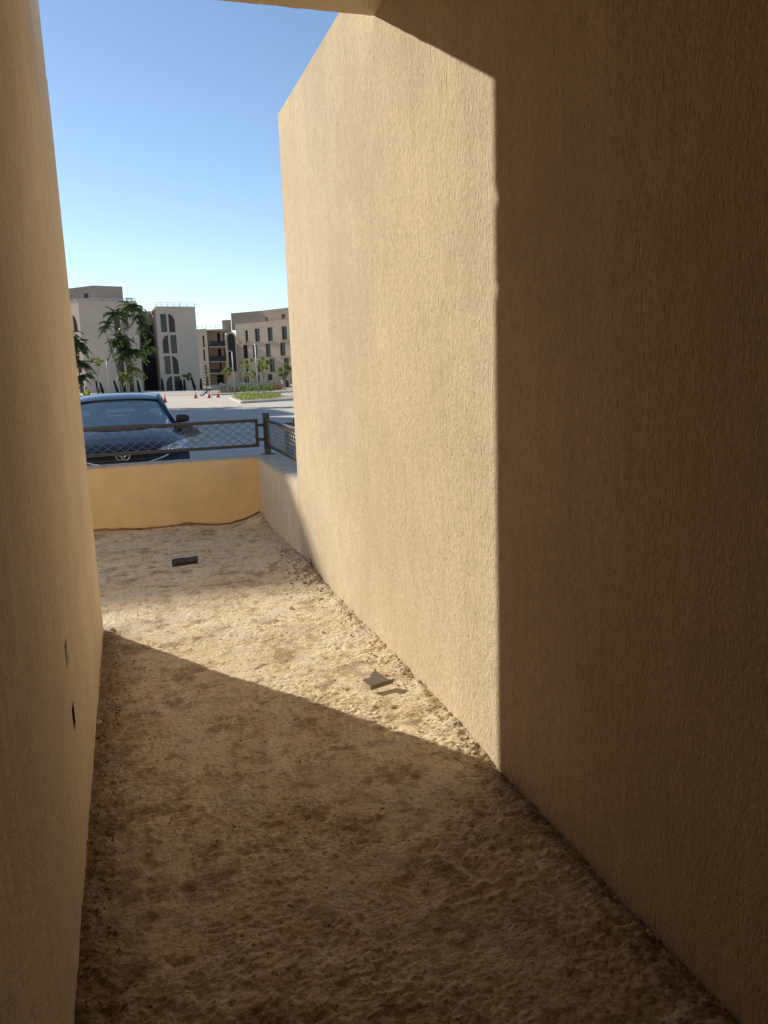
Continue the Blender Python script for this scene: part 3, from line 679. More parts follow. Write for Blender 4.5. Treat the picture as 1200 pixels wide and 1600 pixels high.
def facade(root, A, B, z0, z1, ops, mat, depth=0.28, pane=PANE, thick=True):
    A = v2(A); B = v2(B); e = (B-A).normalized(); L = (B-A).length
    n = Vector((e.y, -e.x))                           # outward
    def P(u, z, d=0.0): q_ = A+e*u+n*d; return Vector((q_.x, q_.y, z))
    ops = [o_ for o_ in ops if o_[1] > 0.05 and o_[0] < L-0.05]
    ops = [(max(o_[0], .05), min(o_[1], L-.05), *o_[2:]) for o_ in ops]
    us = sorted({0, L, *[x for o_ in ops for x in o_[:2]]}); zs = sorted({z0, z1, *[x for o_ in ops for x in o_[2:4]]})
    bm = bmesh.new()
    wall_grid(bm, us, zs, lambda u, z: P(u, z), lambda u, z: any(o_[0] < u < o_[1] and o_[2] < z < o_[3] for o_ in ops))
    for (a, b2, c, d, kind) in ops:
        ring = [(a, c), (b2, c), (b2, d), (a, d)]
        for i in range(4):
            (u1, w1), (u2, w2) = ring[i], ring[(i+1) % 4]
            bm.faces.new([bm.verts.new(q_) for q_ in (P(u1, w1), P(u2, w2), P(u2, w2, -depth), P(u1, w1, -depth))])
        if kind.startswith('arc'):                    # spandrel that rounds one top corner
            r = b2-a; h = min(r*1.35, (d-c)*0.75); m_ = 8; cx = b2 if kind == 'arcL' else a; sx = -1 if kind == 'arcL' else 1
            arc = [(cx+sx*r*math.cos(t), d-h+h*math.sin(t)) for t in [math.pi/2*i/m_ for i in range(m_+1)]]
            corner = (cx+sx*r, d)
            pts = [corner]+arc
            if kind == 'arcL': pts = pts[::-1]
            extrude_poly(bm, [P(u, z, -0.001) for u, z in pts], (-n.x*(depth-0.02), -n.y*(depth-0.02), 0))
    bmesh.ops.remove_doubles(bm, verts=bm.verts[:], dist=0.0005)
    from_bm('wall', bm, mat, root)
    for (a, b2, c, d, kind) in ops:
        if kind == 'gap': continue
        bm = bmesh.new()
        if kind.startswith('arc'):
            extrude_poly(bm, [P(a, c, -depth*.6), P(b2, c, -depth*.6), P(b2, d, -depth*.6), P(a, d, -depth*.6)], (-n.x*.05, -n.y*.05, 0))
            k = 9
            for i in range(1, k):
                u = a+(b2-a)*i/k; extrude_poly(bm, [P(u-.03, c, -depth*.6+.03), P(u+.03, c, -depth*.6+.03), P(u+.03, d, -depth*.6+.03), P(u-.03, d, -depth*.6+.03)], (-n.x*.03, -n.y*.03, 0))
            from_bm('louvre_panel', bm, LOUVRE, root)
        else:
            fw = 0.07; D = -depth*.75
            for (p0, p1, q0, q1) in ((a, b2, c, c+fw), (a, b2, d-fw, d), (a, a+fw, c+fw, d-fw), (b2-fw, b2, c+fw, d-fw), ((a+b2)/2-.03, (a+b2)/2+.03, c+fw, d-fw), (a+fw, b2-fw, c+(d-c)*.28, c+(d-c)*.28+.05)):
                extrude_poly(bm, [P(p0, q0, D+.04), P(p1, q0, D+.04), P(p1, q1, D+.04), P(p0, q1, D+.04)], (-n.x*.06, -n.y*.06, 0))
            w = from_bm('window', bm, FRAME, root)
            bm = bmesh.new(); bm.faces.new([bm.verts.new(P(u, z, D)) for u, z in ((a, c), (b2, c), (b2, d), (a, d))]); from_bm('pane', bm, pane, w)
    return P, L
def slab_poly(root, name, pts, z0, z1, mat):
    cx = sum(p[0] for p in pts)/len(pts); cy = sum(p[1] for p in pts)/len(pts); pts = [(cx+(p[0]-cx)*.955, cy+(p[1]-cy)*.955) for p in pts]
    bm = bmesh.new(); extrude_poly(bm, [Vector((p[0], p[1], z0)) for p in pts], (0, 0, z1-z0)); return from_bm(name, bm, mat, root)
def railing(root, pts, z, h=0.95, step=1.1, r=0.05, mat=WHITE, name='roof_railing'):
    bm = bmesh.new()
    for a, b2 in zip(pts, pts[1:]):
        a = v2(a); b2 = v2(b2); L = (b2-a).length; k = max(1, int(L/step))
        for i in range(k+1):
            p = a+(b2-a)*(i/k); bar(bm, (p.x, p.y, z-.02), (p.x, p.y, z+h*(0.92+0.16*rnd.random())), r, 4, square=True)
        for q_ in (0.45, 0.98): bar(bm, (a.x, a.y, z+h*q_), (b2.x, b2.y, z+h*q_), r*.8, 4, square=True)
    return from_bm(name, bm, mat, root)

# left block, with a dark entrance slot between its two wings
A_ = [at(88, 545, 147), at(129, 545, 138), at(166, 545, 137.4), at(219, 545, 138.4), at(222, 545, 147), at(241.5, 545, 147), at(248, 545, 137.2), at(286, 545, 138), at(309.5, 545, 138.9)]
A_ = [(p.x, p.y) for p in A_]
zb = gz(138)-0.3
bA = empty('apartment_block', (A_[2][0], A_[2][1]+6, gz(138))); IA = -Vector(bA.location)
class Adj:                                             # children keep world coordinates under a placed empty
    pass
def settle(root):
    M = Matrix.Translation(root.location).inverted()
    for c in root.children: c.matrix_parent_inverse = M
ztl = at(160, 471, 138).z; ztr = at(281, 479.5, 138).z
def pxops(A, B, rects):
    out = []
    for (x0, x1, y0, y1, k) in rects:
        ym = (y0+y1)/2; xm = (x0+x1)/2
        out.append((uz(x0, ym, A, B)[0], uz(x1, ym, A, B)[0], uz(xm, y1, A, B)[1], uz(xm, y0, A, B)[1], k))
    return out
def stack(px0, dx, ybase, widths, rows, flip):
    """pairs of window and arched louvre, storey by storey, leaning as the picture does"""
    r = []
    for i, (y0, y1) in enumerate(rows):
        s = px0+dx*i; f_ = (i % 2 == 0) ^ flip
        a = (s, s+widths[0]) ; b2 = (s+widths[0]+3.2, s+2*widths[0]+3.2)
        r.append((*a, y0, y1, 'win' if f_ else 'arcL')); r.append((*b2, y0, y1, 'arcR' if f_ else 'win'))
    return r
rowsR = [(490.5, 519), (523.8, 552), (556.3, 584.5), (588, 614)]
facade(bA, A_[6], A_[7], zb, ztr, pxops(A_[6], A_[7], stack(251, 3.05, 0, (9.5,), rowsR, False)), TAUPE)
facade(bA, A_[7], A_[8], zb, ztr, [], TAUPE)
facade(bA, A_[5], A_[6], zb, ztr, [], TAUPE)
facade(bA, A_[8], (A_[8][0]-.5, A_[8][1]+16), zb, ztr, [], TAUPE)
rowsL = [(488, 516), (521, 549), (554, 582), (587, 613)]
facade(bA, A_[2], A_[3], zb, ztl, pxops(A_[2], A_[3], stack(178, 3.0, 0, (9.5,), rowsL, True)), TAUPE)
facade(bA, A_[1], A_[2], zb, ztl, [], TAUPE)
L01 = (v2(A_[1])-v2(A_[0])).length
ops = []
for i in range(4):
    z0 = gz(138)+0.15+i*3.2; f_ = i % 2 == 0
    for k, (u0, u1) in enumerate(((L01-4.6, L01-3.0), (L01-2.6, L01-1.0))): ops.append((u0, u1, z0, z0+2.7, ('arcL' if k == 0 else 'win') if f_ else ('win' if k == 0 else 'arcR')))
facade(bA, A_[0], A_[1], zb, ztl, [o_ for o_ in ops if o_[3] < ztl-.5], TAUPE)
facade(bA, A_[3], A_[4], zb, ztl, [], TAUPE)
zc = at(230, 508, 147).z
facade(bA, A_[4], A_[5], zc, min(ztl, ztr), [], TAUPE)
facade(bA, A_[4], A_[5], zb, zc, [], CLAD)
e = (v2(A_[5])-v2(A_[4])).normalized()
for i in range(5):
    q_ = v2(A_[4])+e*(0.3+i*(v2(A_[5])-v2(A_[4])).length/5)
    bm = bmesh.new(); box(bm, q_.x, q_.x+0.25, q_.y-0.16, q_.y-0.01, zb, zc); from_bm('cladding_rib', bm, CLAD, bA)
back = [(A_[8][0]-.5, A_[8][1]+16), (A_[0][0], A_[8][1]+16)]
slab_poly(bA, 'roof', [A_[0], A_[1], A_[2], A_[3], A_[4], A_[5], A_[6], A_[7], A_[8]]+back, min(ztl, ztr)-.6, min(ztl, ztr)-.3, SAND)
for pts, z in (((A_[0], A_[1], A_[2], A_[3]), ztl), ((A_[5], A_[6], A_[7], A_[8]), ztr)):
    for a, b2 in zip(pts, pts[1:]):
        bm = bmesh.new(); a = v2(a); b2 = v2(b2); n = Vector(((b2-a).y, -(b2-a).x)).normalized()
        extrude_poly(bm, [Vector((*(a+n*.03), z)), Vector((*(b2+n*.03), z)), Vector((*(b2-n*.25), z)), Vector((*(a-n*.25), z))], (0, 0, .08)); from_bm('parapet_cap', bm, PALE, bA)
ins = lambda pts, d: [(p[0], p[1]+d) for p in pts]
railing(bA, ins([A_[6], A_[7], A_[8]], .12), ztr+.07, h=0.6, step=.9)
railing(bA, ins([A_[0], A_[1], A_[2], A_[3]], .12), ztl+.07, h=0.35, step=.7)
for k in range(22):                                    # stacked paving left along the parapet
    q_ = v2(A_[1])+(v2(A_[2])-v2(A_[1]))*(0.0+k*0.045); s = .12+.12*rnd.random()
    bm = bmesh.new(); box(bm, q_.x-.15, q_.x+.15, q_.y+.05, q_.y+.35, ztl+.07, ztl+.09+s*2); from_bm('stacked_slab', bm, PALE, bA)
pb = [at(98, 455, 148), at(146, 455, 142), at(191.5, 455, 144)]; pb = [(p.x, p.y) for p in pb]; zp = at(146, 446, 142).z
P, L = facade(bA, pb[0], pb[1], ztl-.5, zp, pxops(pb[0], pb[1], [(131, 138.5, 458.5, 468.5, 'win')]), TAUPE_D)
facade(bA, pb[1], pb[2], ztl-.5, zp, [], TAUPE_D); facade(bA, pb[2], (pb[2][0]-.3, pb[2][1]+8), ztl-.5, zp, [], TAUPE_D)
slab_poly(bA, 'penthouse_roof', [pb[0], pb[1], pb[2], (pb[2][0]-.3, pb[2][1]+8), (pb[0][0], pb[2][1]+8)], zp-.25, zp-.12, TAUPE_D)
settle(bA); tag(bA, 'taupe apartment block with paired arched louvres and a dark entrance slot', 'building')

# right block: stepped window grid, balconies and one tall arch
C0 = at(371, 560, 182); C1 = at(429, 560, 170.5); C1b = at(429, 560, 170.5); C2 = at(459, 560, 165)
C0, C1, C1b, C2 = [(p.x, p.y) for p in (C0, C1, C1b, C2)]
zb2 = gz(170)-.8; zt2 = at(400, 504, 176).z
bB = empty('terraced_block', (C1[0], C1[1]+8, gz(170)))
rects = [(383, 387.5, 516, 536, 'win'), (398, 406, 513.5, 534, 'win'), (418, 426, 511.5, 533, 'win'),
         (380, 387, 539, 560, 'win'), (395, 402.5, 539, 558.5, 'win'), (415, 423, 537, 557.5, 'win'),
         (383, 388, 563.5, 582, 'win'), (402, 409.5, 562, 581, 'win'), (421, 429.5, 560.5, 581, 'win'),
         (382, 389, 587, 603, 'win'), (399.5, 406, 586, 603, 'win'), (418.5, 426, 584.5, 603, 'win')]
opsB = pxops(C0, C1, rects)
P, L = facade(bB, C0, C1, zb2, zt2, opsB, SAND, depth=.4)
def sill(root, A, B, u0, u1, z, d=.16, h=.14, mat=PALE):
    A = v2(A); e = (v2(B)-A).normalized(); n = Vector((e.y, -e.x)); p = A+e*u0; q_ = A+e*u1
    bm = bmesh.new(); extrude_poly(bm, [Vector((*(p-n*.01), z-h)), Vector((*(q_-n*.01), z-h)), Vector((*(q_+n*d), z-h)), Vector((*(p+n*d), z-h))], (0, 0, h)); from_bm('sill', bm, mat, root)
for o_ in opsB: sill(bB, C0, C1, o_[0]-1.0, o_[1]+.5, o_[2])
rects2 = [(440, 448.5, 510, 531, 'win'), (437.5, 446, 535.5, 556, 'win'), (443.5, 451.5, 559.5, 579, 'win'), (440.5, 447.5, 585, 602, 'win')]
opsC = pxops(C1b, C2, rects2)
facade(bB, C1b, C2, zb2, zt2, opsC, SAND, depth=.4)
for o_ in opsC: sill(bB, C1b, C2, o_[0]-1.0, o_[1]+.5, o_[2])
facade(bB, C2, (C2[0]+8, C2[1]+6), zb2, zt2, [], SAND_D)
# tower with a pointed dark arch
T0 = at(354, 560, 181); T1 = at(371, 560, 181); T0, T1 = (T0.x, T0.y), (T1.x, T1.y)
zt3 = at(362, 518, 181).z
u0, zA = uz(358.5, 581, T0, T1); u1, _ = uz(368.5, 550, T0, T1); zB = uz(363, 521, T0, T1)[1]
bm = bmesh.new(); n_ = 9; um = (u0+u1)/2; rr_ = (u1-u0)/2
arc = [(um+rr_*math.cos(math.pi*i/n_), zB-rr_*1.3+rr_*1.3*math.sin(math.pi*i/n_)) for i in range(n_+1)]
W = (v2(T1)-v2(T0)).length
outer = [(W, zb2), (W, zt3-1.2)]+[(W/2+W/2*math.cos(math.pi*i/n_), zt3-1.2+1.2*math.sin(math.pi*i/n_)) for i in range(1, n_)]+[(0, zt3-1.2), (0, zb2)]
ringi = [(u1, zA)]+arc+[(u0, zA)]
TP = lambda u, z, d=0: Vector((T0[0]+u, T0[1]+d, z))
ou = [(0, zb2), (u0, zb2)]
left_half = [(0, zb2), (u0, zb2), (u0, zA)]+[arc[i] for i in range(n_, n_//2, -1)]
def quadpoly(pts): extrude_poly(bm, [TP(u, z) for u, z in pts], (0, .5, 0))
mid_i = [(um, zB)]
quadpoly([(0, zb2), (W, zb2), (W, zA), (0, zA)])
quadpoly([(0, zA), (u0, zA), (u0, arc[-1][1]), (0, zt3-1.2)]); quadpoly([(u1, zA), (W, zA), (W, zt3-1.2), (u1, arc[0][1])])
oarc = [(W/2+W/2*math.cos(math.pi*i/n_), zt3-1.2+1.2*math.sin(math.pi*i/n_)) for i in range(n_+1)]
for i in range(n_): quadpoly([arc[i], oarc[i], oarc[i+1], arc[i+1]])
from_bm('arch_tower', bm, SAND, bB)
bm = bmesh.new(); extrude_poly(bm, [TP(u0-.05, zA-.05, .45), TP(u1+.05, zA-.05, .45), TP(u1+.05, zB+.1, .45), TP(u0-.05, zB+.1, .45)], (0, .05, 0)); from_bm('arch_screen', bm, CLAD, bB)
for i in range(4):
    z = zA+(zB-zA)*(i+.6)/4.4; bm = bmesh.new(); box(bm, T0[0]+u0-.02, T0[0]+u1+.02, T0[1]+.36, T0[1]+.44, z, z+.12); from_bm('screen_rail', bm, FRAME, bB)
# balcony bay and left wing
D0 = at(306, 560, 190); D1 = at(326, 560, 186); D2 = at(326, 560, 191); D3 = at(354, 560, 189); D0, D1, D2, D3 = [(p.x, p.y) for p in (D0, D1, D2, D3)]
zt4 = at(316, 514, 188).z
facade(bB, D0, D1, zb2, zt4, pxops(D0, D1, [(316.5, 319.5, 524, 543, 'win'), (317.5, 320.5, 546, 564, 'win'), (320, 323, 570, 585, 'win'), (322, 326, 588, 603, 'win')]), SAND)
facade(bB, D2, D3, zb2, zt4, pxops(D2, D3, [(339, 344, 520, 535, 'win'), (348.5, 353.5, 520, 538, 'win'), (340, 345.5, 545, 558, 'win'), (350, 354, 545, 561, 'win'), (343, 346.5, 567, 580, 'win'), (339, 350, 586, 604, 'win')]), SAND)
facade(bB, D1, D2, zb2, zt4, [], SAND)
for (yb_, yr) in ((541.5, 533), (565, 556), (583, 578)):
    p = at(328, yb_, 186.2); q_ = at(355, yb_-1.5, 186.2)
    bm = bmesh.new(); box(bm, p.x, q_.x, 186.2, 190, p.z-.2, p.z+.02); ba = from_bm('balcony_slab', bm, PALE, bB)
    zr = at(330, yr, 186.2).z; bm = bmesh.new(); box(bm, p.x+.05, q_.x-.05, 186.25, 186.33, p.z+.02, max(zr, p.z+.9)); from_bm('balcony_front', bm, CLAD, ba)
# set-back upper storeys
E0 = at(361, 495, 188); E1 = at(408, 495, 181); E2 = at(459, 495, 171); E0, E1, E2 = [(p.x, p.y) for p in (E0, E1, E2)]
zt5 = at(408, 485.5, 181).z
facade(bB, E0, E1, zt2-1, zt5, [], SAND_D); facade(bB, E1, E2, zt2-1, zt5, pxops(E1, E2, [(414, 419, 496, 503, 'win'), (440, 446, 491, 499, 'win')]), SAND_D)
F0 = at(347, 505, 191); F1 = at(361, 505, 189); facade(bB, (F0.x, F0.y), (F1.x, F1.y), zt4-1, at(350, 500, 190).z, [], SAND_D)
slab_poly(bB, 'roof', [C0, C1, C1b, C2, (C2[0]+8, C2[1]+6), (C0[0]+14, C0[1]+6)], zt2-.5, zt2-.35, SAND)
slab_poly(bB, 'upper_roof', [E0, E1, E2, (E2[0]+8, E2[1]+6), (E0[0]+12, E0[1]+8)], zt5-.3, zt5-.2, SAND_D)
slab_poly(bB, 'wing_roof', [D0, D1, D3, (D3[0], D3[1]+9), (D0[0], D0[1]+8)], zt4-.5, zt4-.4, SAND)
railing(bB, ins([D0, D1, D3], .15), zt4, h=.8, step=1.2)
railing(bB, ins([C0, C1, C1b, C2], .3), zt2, h=.55, step=1.0, mat=SAND_D)
settle(bB); tag(bB, 'sand coloured terraced block with stepped windows, balconies and one tall dark arch', 'building')

# two blocks of the same estate on the near left side of the street: they throw the shade over car, road and low wall
def side_block(x1, y0, y1, h, label, x0=-26):
    z0 = gz((y0+y1)/2)-.4
    r = empty('street_block', ((x0+x1)/2, (y0+y1)/2, z0))
    def row(L):
        o_ = []; n = int(L/3.6)
        for s in range(4):
            for k in range(n):
                u = (k+.5)*L/n; z = z0+.6+s*(h-z0)/4.25; o_.append((u-.55, u+.55, z+.3, z+2.3, 'win'))
        return o_
    corners = [(x0, y0), (x1, y0), (x1, y1), (x0, y1)]
    for i in range(4):
        a, b2 = corners[i], corners[(i+1) % 4]
        facade(r, a, b2, z0, h, row((v2(b2)-v2(a)).length) if i in (0, 1) else [], TAUPE)
    slab_poly(r, 'roof', corners, h-.5, h-.35, SAND); settle(r)
    return tag(r, label, 'building')
side_block(-8.0, 29.9, 53.8, 12.9, 'long taupe apartment block along the street across from the car')
side_block(-8.0, 56.6, 63.6, 12.2, 'narrow taupe apartment block beyond the long block on the street')

# boundary wall with piers and a gate before the right block
bw = empty('boundary_wall', (0, 0, 0))
q0 = gp(331, 609.5); q1 = gp(441, 606)
for i in range(7):
    a = q0.lerp(q1, i/7); b2 = q0.lerp(q1, (i+1)/7); dx_ = (b2-a).normalized()*.25
    bm = bmesh.new(); h = .75+.1*(i % 2)
    extrude_poly(bm, [Vector((a.x, a.y, gz(a.y)-.2)), Vector((b2.x-dx_.x, b2.y-dx_.y, gz(b2.y)-.2)), Vector((b2.x-dx_.x, b2.y+.2, gz(b2.y)-.2)), Vector((a.x, a.y+.2, gz(a.y)-.2))], (0, 0, h+.2)); from_bm('wall_panel', bm, SAND, bw)
    bm = bmesh.new(); box(bm, b2.x-.24, b2.x+.22, b2.y-.1, b2.y+.35, gz(b2.y)-.2, gz(b2.y)+h+.25); from_bm('pier', bm, PALE, bw)
g0 = gp(442.5, 606.5); g1 = gp(451.5, 606)
for p in (g0, g1):
    bm = bmesh.new(); box(bm, p.x-.14, p.x+.14, p.y-.15, p.y+.15, p.z-.1, p.z+1.15); from_bm('gate_post', bm, PALE, bw)
bm = bmesh.new(); box(bm, g0.x+.14, g1.x-.14, g0.y-.03, g0.y+.03, g0.z+.05, g0.z+1.05); from_bm('gate_leaf', bm, CLAD, bw)
tag(bw, 'low sand coloured boundary wall with pale piers and a dark gate', 'wall')

# ------------------------------------------------------------------ planting
def leafmat(name, a, b2, trans=0.35):
    m, nt, bs = new_mat(name)
    v = coords(nt); n1 = noise(nt, v, 2.2, 3); n2 = noise(nt, v, 14, 2)
    c = mixc(nt, ramp(nt, n1, 0.35, 0.65), a, b2); c = mixc(nt, ramp(nt, n2, 0.4, 0.7, 0, .5), c, tuple(x*.6 for x in a))
    nt.links.new(c, bs.inputs['Base Color']); bs.inputs['Roughness'].default_value = 0.5
    tl_ = nd(nt, 'ShaderNodeBsdfTranslucent', {'Color': c}); mx = nd(nt, 'ShaderNodeMixShader', {0: trans, 1: bs.outputs[0], 2: tl_.outputs[0]})
    nt.links.new(mx.outputs[0], nt.nodes['Material Output'].inputs[0]); return m
LEAF = leafmat('leaf_deep_green', (0.07, 0.14, 0.03), (0.14, 0.23, 0.05))
LEAF_Y = leafmat('leaf_yellow_green', (0.20, 0.28, 0.04), (0.34, 0.38, 0.08), .45)
LEAF_M = leafmat('leaf_mid_green', (0.13, 0.20, 0.04), (0.24, 0.30, 0.07), .45)
LEAF_D = leafmat('leaf_dry_grey', (0.11, 0.10, 0.06), (0.17, 0.14, 0.08), .2)
CYP = leafmat('needle_dark', (0.012, 0.022, 0.012), (0.03, 0.04, 0.02), .1)
BARK = plain('bark', (0.16, 0.12, 0.085), 0.95, var=.3, scale=6)
BARK_P = plain('bark_pale', (0.36, 0.29, 0.20), 0.95, var=.25, scale=6)
def rv(r=1.0): return Vector((rnd.gauss(0, 1), rnd.gauss(0, 1), rnd.gauss(0, 1))).normalized()*r
class Leaves:
    def __init__(s): s.v = []; s.f = []
    def blade(s, p, d, L, w, up=None):
        d = d.normalized(); up = up or rv(); sd = d.cross(up)
        if sd.length < 1e-3: sd = d.cross(Vector((1, .3, .2)))
        sd.normalize(); n = len(s.v); dr = Vector((0, 0, -.12*L))
        s.v += [p, p+d*L*.45+sd*w*.5, p+d*L+dr, p+d*L*.45-sd*w*.5]; s.f.append((n, n+1, n+2, n+3))
    def frond(s, p, d, L, droop=.5, ll=.2, lw=.05, k=9):
        d = d.normalized(); pts = []
        for i in range(k+1):
            t = i/k; pts.append(p+d*L*t+Vector((0, 0, -droop*L*t*t)))
        sd = d.cross(Vector((0, 0, 1)))
        if sd.length < .05: sd = Vector((1, 0, 0))
        sd.normalize()
        for i in range(1, k+1):
            ax = (pts[i]-pts[i-1]).normalized(); sc = math.sin(math.pi*(i/k)**.7*.86+.25)
            for sg in (-1, 1):
                s.blade(pts[i], sd*sg+ax*.75+Vector((0, 0, -.15)), ll*sc*(.85+.3*rnd.random()), lw*(.8+.4*rnd.random()), Vector((0, 0, 1))+rv(.3))
        s.blade(pts[-1], (pts[-1]-pts[-2]), ll*.7, lw)
    def obj(s, name, mat, parent): return pyd(name, s.v, s.f, mat, parent)

def tuft_tree(name, base, tufts, label, leaf=LEAF, leaf2=None, trunk_r=.09, bark=BARK, stems=1, yellow_from=None):
    root = empty(name, base); B = Vector(base)
    bm = bmesh.new(); lv = Leaves(); ly = Leaves()
    top = max(t[0].z for t in tufts); axis = lambda z: B.lerp(Vector((sum(t[0].x for t in tufts)/len(tufts), B.y, top)), (z-B.z)/(top-B.z))
    hs = [0, .2, .4, .6, .8, .97]
    wob = [Vector((rnd.gauss(0, .05), rnd.gauss(0, .05), 0)) for _ in hs]
    pts = [axis(B.z+(top-B.z)*h)+wob[i]*(i > 0) for i, h in enumerate(hs)]
    tube(bm, pts, [trunk_r*(1-.75*h) for h in hs], 8)
    for s in range(1, stems):
        o_ = Vector((rnd.gauss(0, .3), rnd.gauss(0, .3), 0)); tube(bm, [B+o_*.3, B+o_*.7+Vector((0, 0, (top-B.z)*.4)), B+o_*1.6+Vector((0, 0, (top-B.z)*.8))], [trunk_r*.7, trunk_r*.5, trunk_r*.2], 6)
    for (c, r, n) in tufts:
        zj = max(B.z+.3*(top-B.z), c.z-r*1.3); j = axis(zj)
        tube(bm, [j, j.lerp(c, .5)+Vector((0, 0, -.1)), c], [trunk_r*.42, trunk_r*.3, trunk_r*.15], 5)
        tgt = ly if (yellow_from is not None and c.z < yellow_from) else lv
        for i in range(int(n*1.4)):
            d = rv(); d.z = d.z*.55+.28
            tgt.frond(c+rv(r*.12), d, r*(.6+.5*rnd.random()), .35+.4*rnd.random(), ll=r*.36, lw=r*.115, k=12)
    M = Matrix.Translation(-B)
    for o_ in (from_bm('trunk', bm, bark, None), lv.obj('crown', leaf, None)): o_.parent = root; o_.matrix_parent_inverse = M
    if ly.v: o_ = ly.obj('lower_crown', leaf2 or LEAF_Y, None); o_.parent = root; o_.matrix_parent_inverse = M
    return tag(root, label, 'tree')
def TT(Y, lst): return [(at(px, py, Y)+Vector((0, rnd.gauss(0, .35), 0)), r*Y/1253, n) for px, py, r, n in lst]
Y_ = 52; b0 = at(196, 612, Y_)
tuft_tree('feathery_tree', (b0.x+.1, Y_, gz(Y_)-.05), TT(Y_, [(203, 478, 24, 17), (182, 492, 22, 14), (214, 492, 18, 10), (166, 508, 17, 8), (224, 510, 19, 10), (186, 530, 24, 16), (176, 533, 18, 8), (205, 548, 26, 18), (228, 543, 20, 11), (195, 556, 20, 12), (207, 575, 19, 12), (192, 586, 15, 9), (208, 588, 14, 8)]),
          'tall feathery tree with drooping fronds in separate tufts behind the car', yellow_from=at(200, 571, Y_).z, bark=BARK_P, trunk_r=.085, stems=3)
Y_ = 48; b0 = at(121, 612, Y_)
tuft_tree('feathery_tree', (b0.x, Y_, gz(Y_)-.05), TT(Y_, [(108, 522, 22, 12), (117, 536, 22, 14), (112, 560, 24, 14), (126, 568, 20, 12), (120, 590, 18, 9), (133, 586, 16, 9)]),
          'dark green feathery tree half hidden by the house wall', trunk_r=.08)
def leafy_tree(base, clumps, label, leaf=LEAF_M, bark=BARK_P, n=70, ls=.2, trunk_r=.05, name='young_tree', group=None):
    root = empty(name, base); B = Vector(base); bm = bmesh.new(); lv = Leaves()
    cz = sum(c.z for c, r in clumps)/len(clumps); cx = sum(c.x for c, r in clumps)/len(clumps)
    fork = Vector((B.x*.4+cx*.6, B.y, B.z+(cz-B.z)*.55))
    tube(bm, [B, B.lerp(fork, .5)+Vector((.03, 0, 0)), fork], [trunk_r, trunk_r*.85, trunk_r*.7], 6)
    for c, r in clumps:
        tube(bm, [fork, fork.lerp(c, .55)+Vector((rnd.gauss(0, .06), 0, .05)), c+Vector((0, 0, r*.4))], [trunk_r*.6, trunk_r*.4, trunk_r*.12], 5)
        for k in range(4): tube(bm, [c-Vector((0, 0, r*.4)), c+rv(r*.8)], [trunk_r*.2, trunk_r*.08], 4)
        for i in range(int(n*2.0)):
            q_ = rv(r*rnd.random()**.45); q_.z *= .8
            lv.blade(c+q_, rv()+Vector((0, 0, -.3)), ls*(.6+.8*rnd.random()), ls*.5)
    M = Matrix.Translation(-B)
    for o_ in (from_bm('trunk', bm, bark, None), lv.obj('crown', leaf, None)): o_.parent = root; o_.matrix_parent_inverse = M
    return tag(root, label, 'tree', group)
def CL(Y, lst): return [(at(px, py, Y)+Vector((0, rnd.gauss(0, .3), 0)), r*Y/1253) for px, py, r in lst]
def tree_at(Y, px, lst, label, **k):
    b0 = at(px, 610, Y); leafy_tree((b0.x, Y, gz(Y)-.05), CL(Y, lst), label, ls=2.7*Y/1253, **k)
tree_at(105, 152, [(143, 561, 4), (150, 560, 5.5), (158, 563, 5), (153, 570, 4)], 'slim yellow green sapling against the taupe block wall', leaf=LEAF_Y, n=45)
tree_at(118, 293, [(288, 587, 3.5), (295, 585, 4), (294, 591, 3.5)], 'tiny dark sapling standing by the arched ground floor window', leaf=LEAF, n=40)
tree_at(84, 356, [(350, 580, 4), (356, 576, 4), (358, 584, 3.5)], 'small bushy sapling before the tall dark arch', leaf=LEAF_M, n=45)
tree_at(80, 386, [(378, 566, 5), (386, 572, 5), (382, 584, 5.5), (392, 562, 3.5), (389, 582, 4)], 'sparse twiggy tree on the verge between the lamp posts', leaf=LEAF_M, n=42)
tree_at(64, 411, [(405, 565, 6), (412, 559, 6), (418, 566, 5), (410, 573, 6), (416, 574, 4)], 'bright yellow green young tree on the traffic island', leaf=LEAF_Y, n=75)
tree_at(72, 398, [(394, 580, 4.5), (400, 583, 4), (396, 588, 4)], 'low grey green sapling beside the nearer lamp post', leaf=LEAF_M, n=40)
tree_at(86, 446, [(439, 577, 5), (446, 572, 5.5), (452, 576, 5), (445, 583, 5.5), (440, 585, 4)], 'rounded light green tree by the dark gate', leaf=LEAF_M, n=75)
# thin conifer
Yc_ = 92; b0 = at(323, 610, Yc_); B = Vector((b0.x, Yc_, gz(Yc_)-.05)); tp = at(321, 567, Yc_); root = empty('conifer', B); bm = bmesh.new(); lv = Leaves()
tube(bm, [B, B.lerp(tp, .5), tp], [.06, .045, .01], 6)
for i in range(9):
    t = .12+.85*i/9; c = B.lerp(tp, t); L = (1-t)*.75+.12
    for k in range(6):
        a = k*1.05+i*.4; d = Vector((math.cos(a), math.sin(a), .25)); tube(bm, [c, c+d*L*.6, c+d*L], [.015, .01, .004], 4)
        for q_ in range(7): lv.blade(c+d*L*(.3+.1*q_), d+rv(.8), .16, .05)
M = Matrix.Translation(-B)
for o_ in (from_bm('trunk', bm, BARK, None), lv.obj('crown', LEAF_D, None)): o_.parent = root; o_.matrix_parent_inverse = M
tag(root, 'thin dry conifer with open whorled branches beside the taupe block', 'tree')
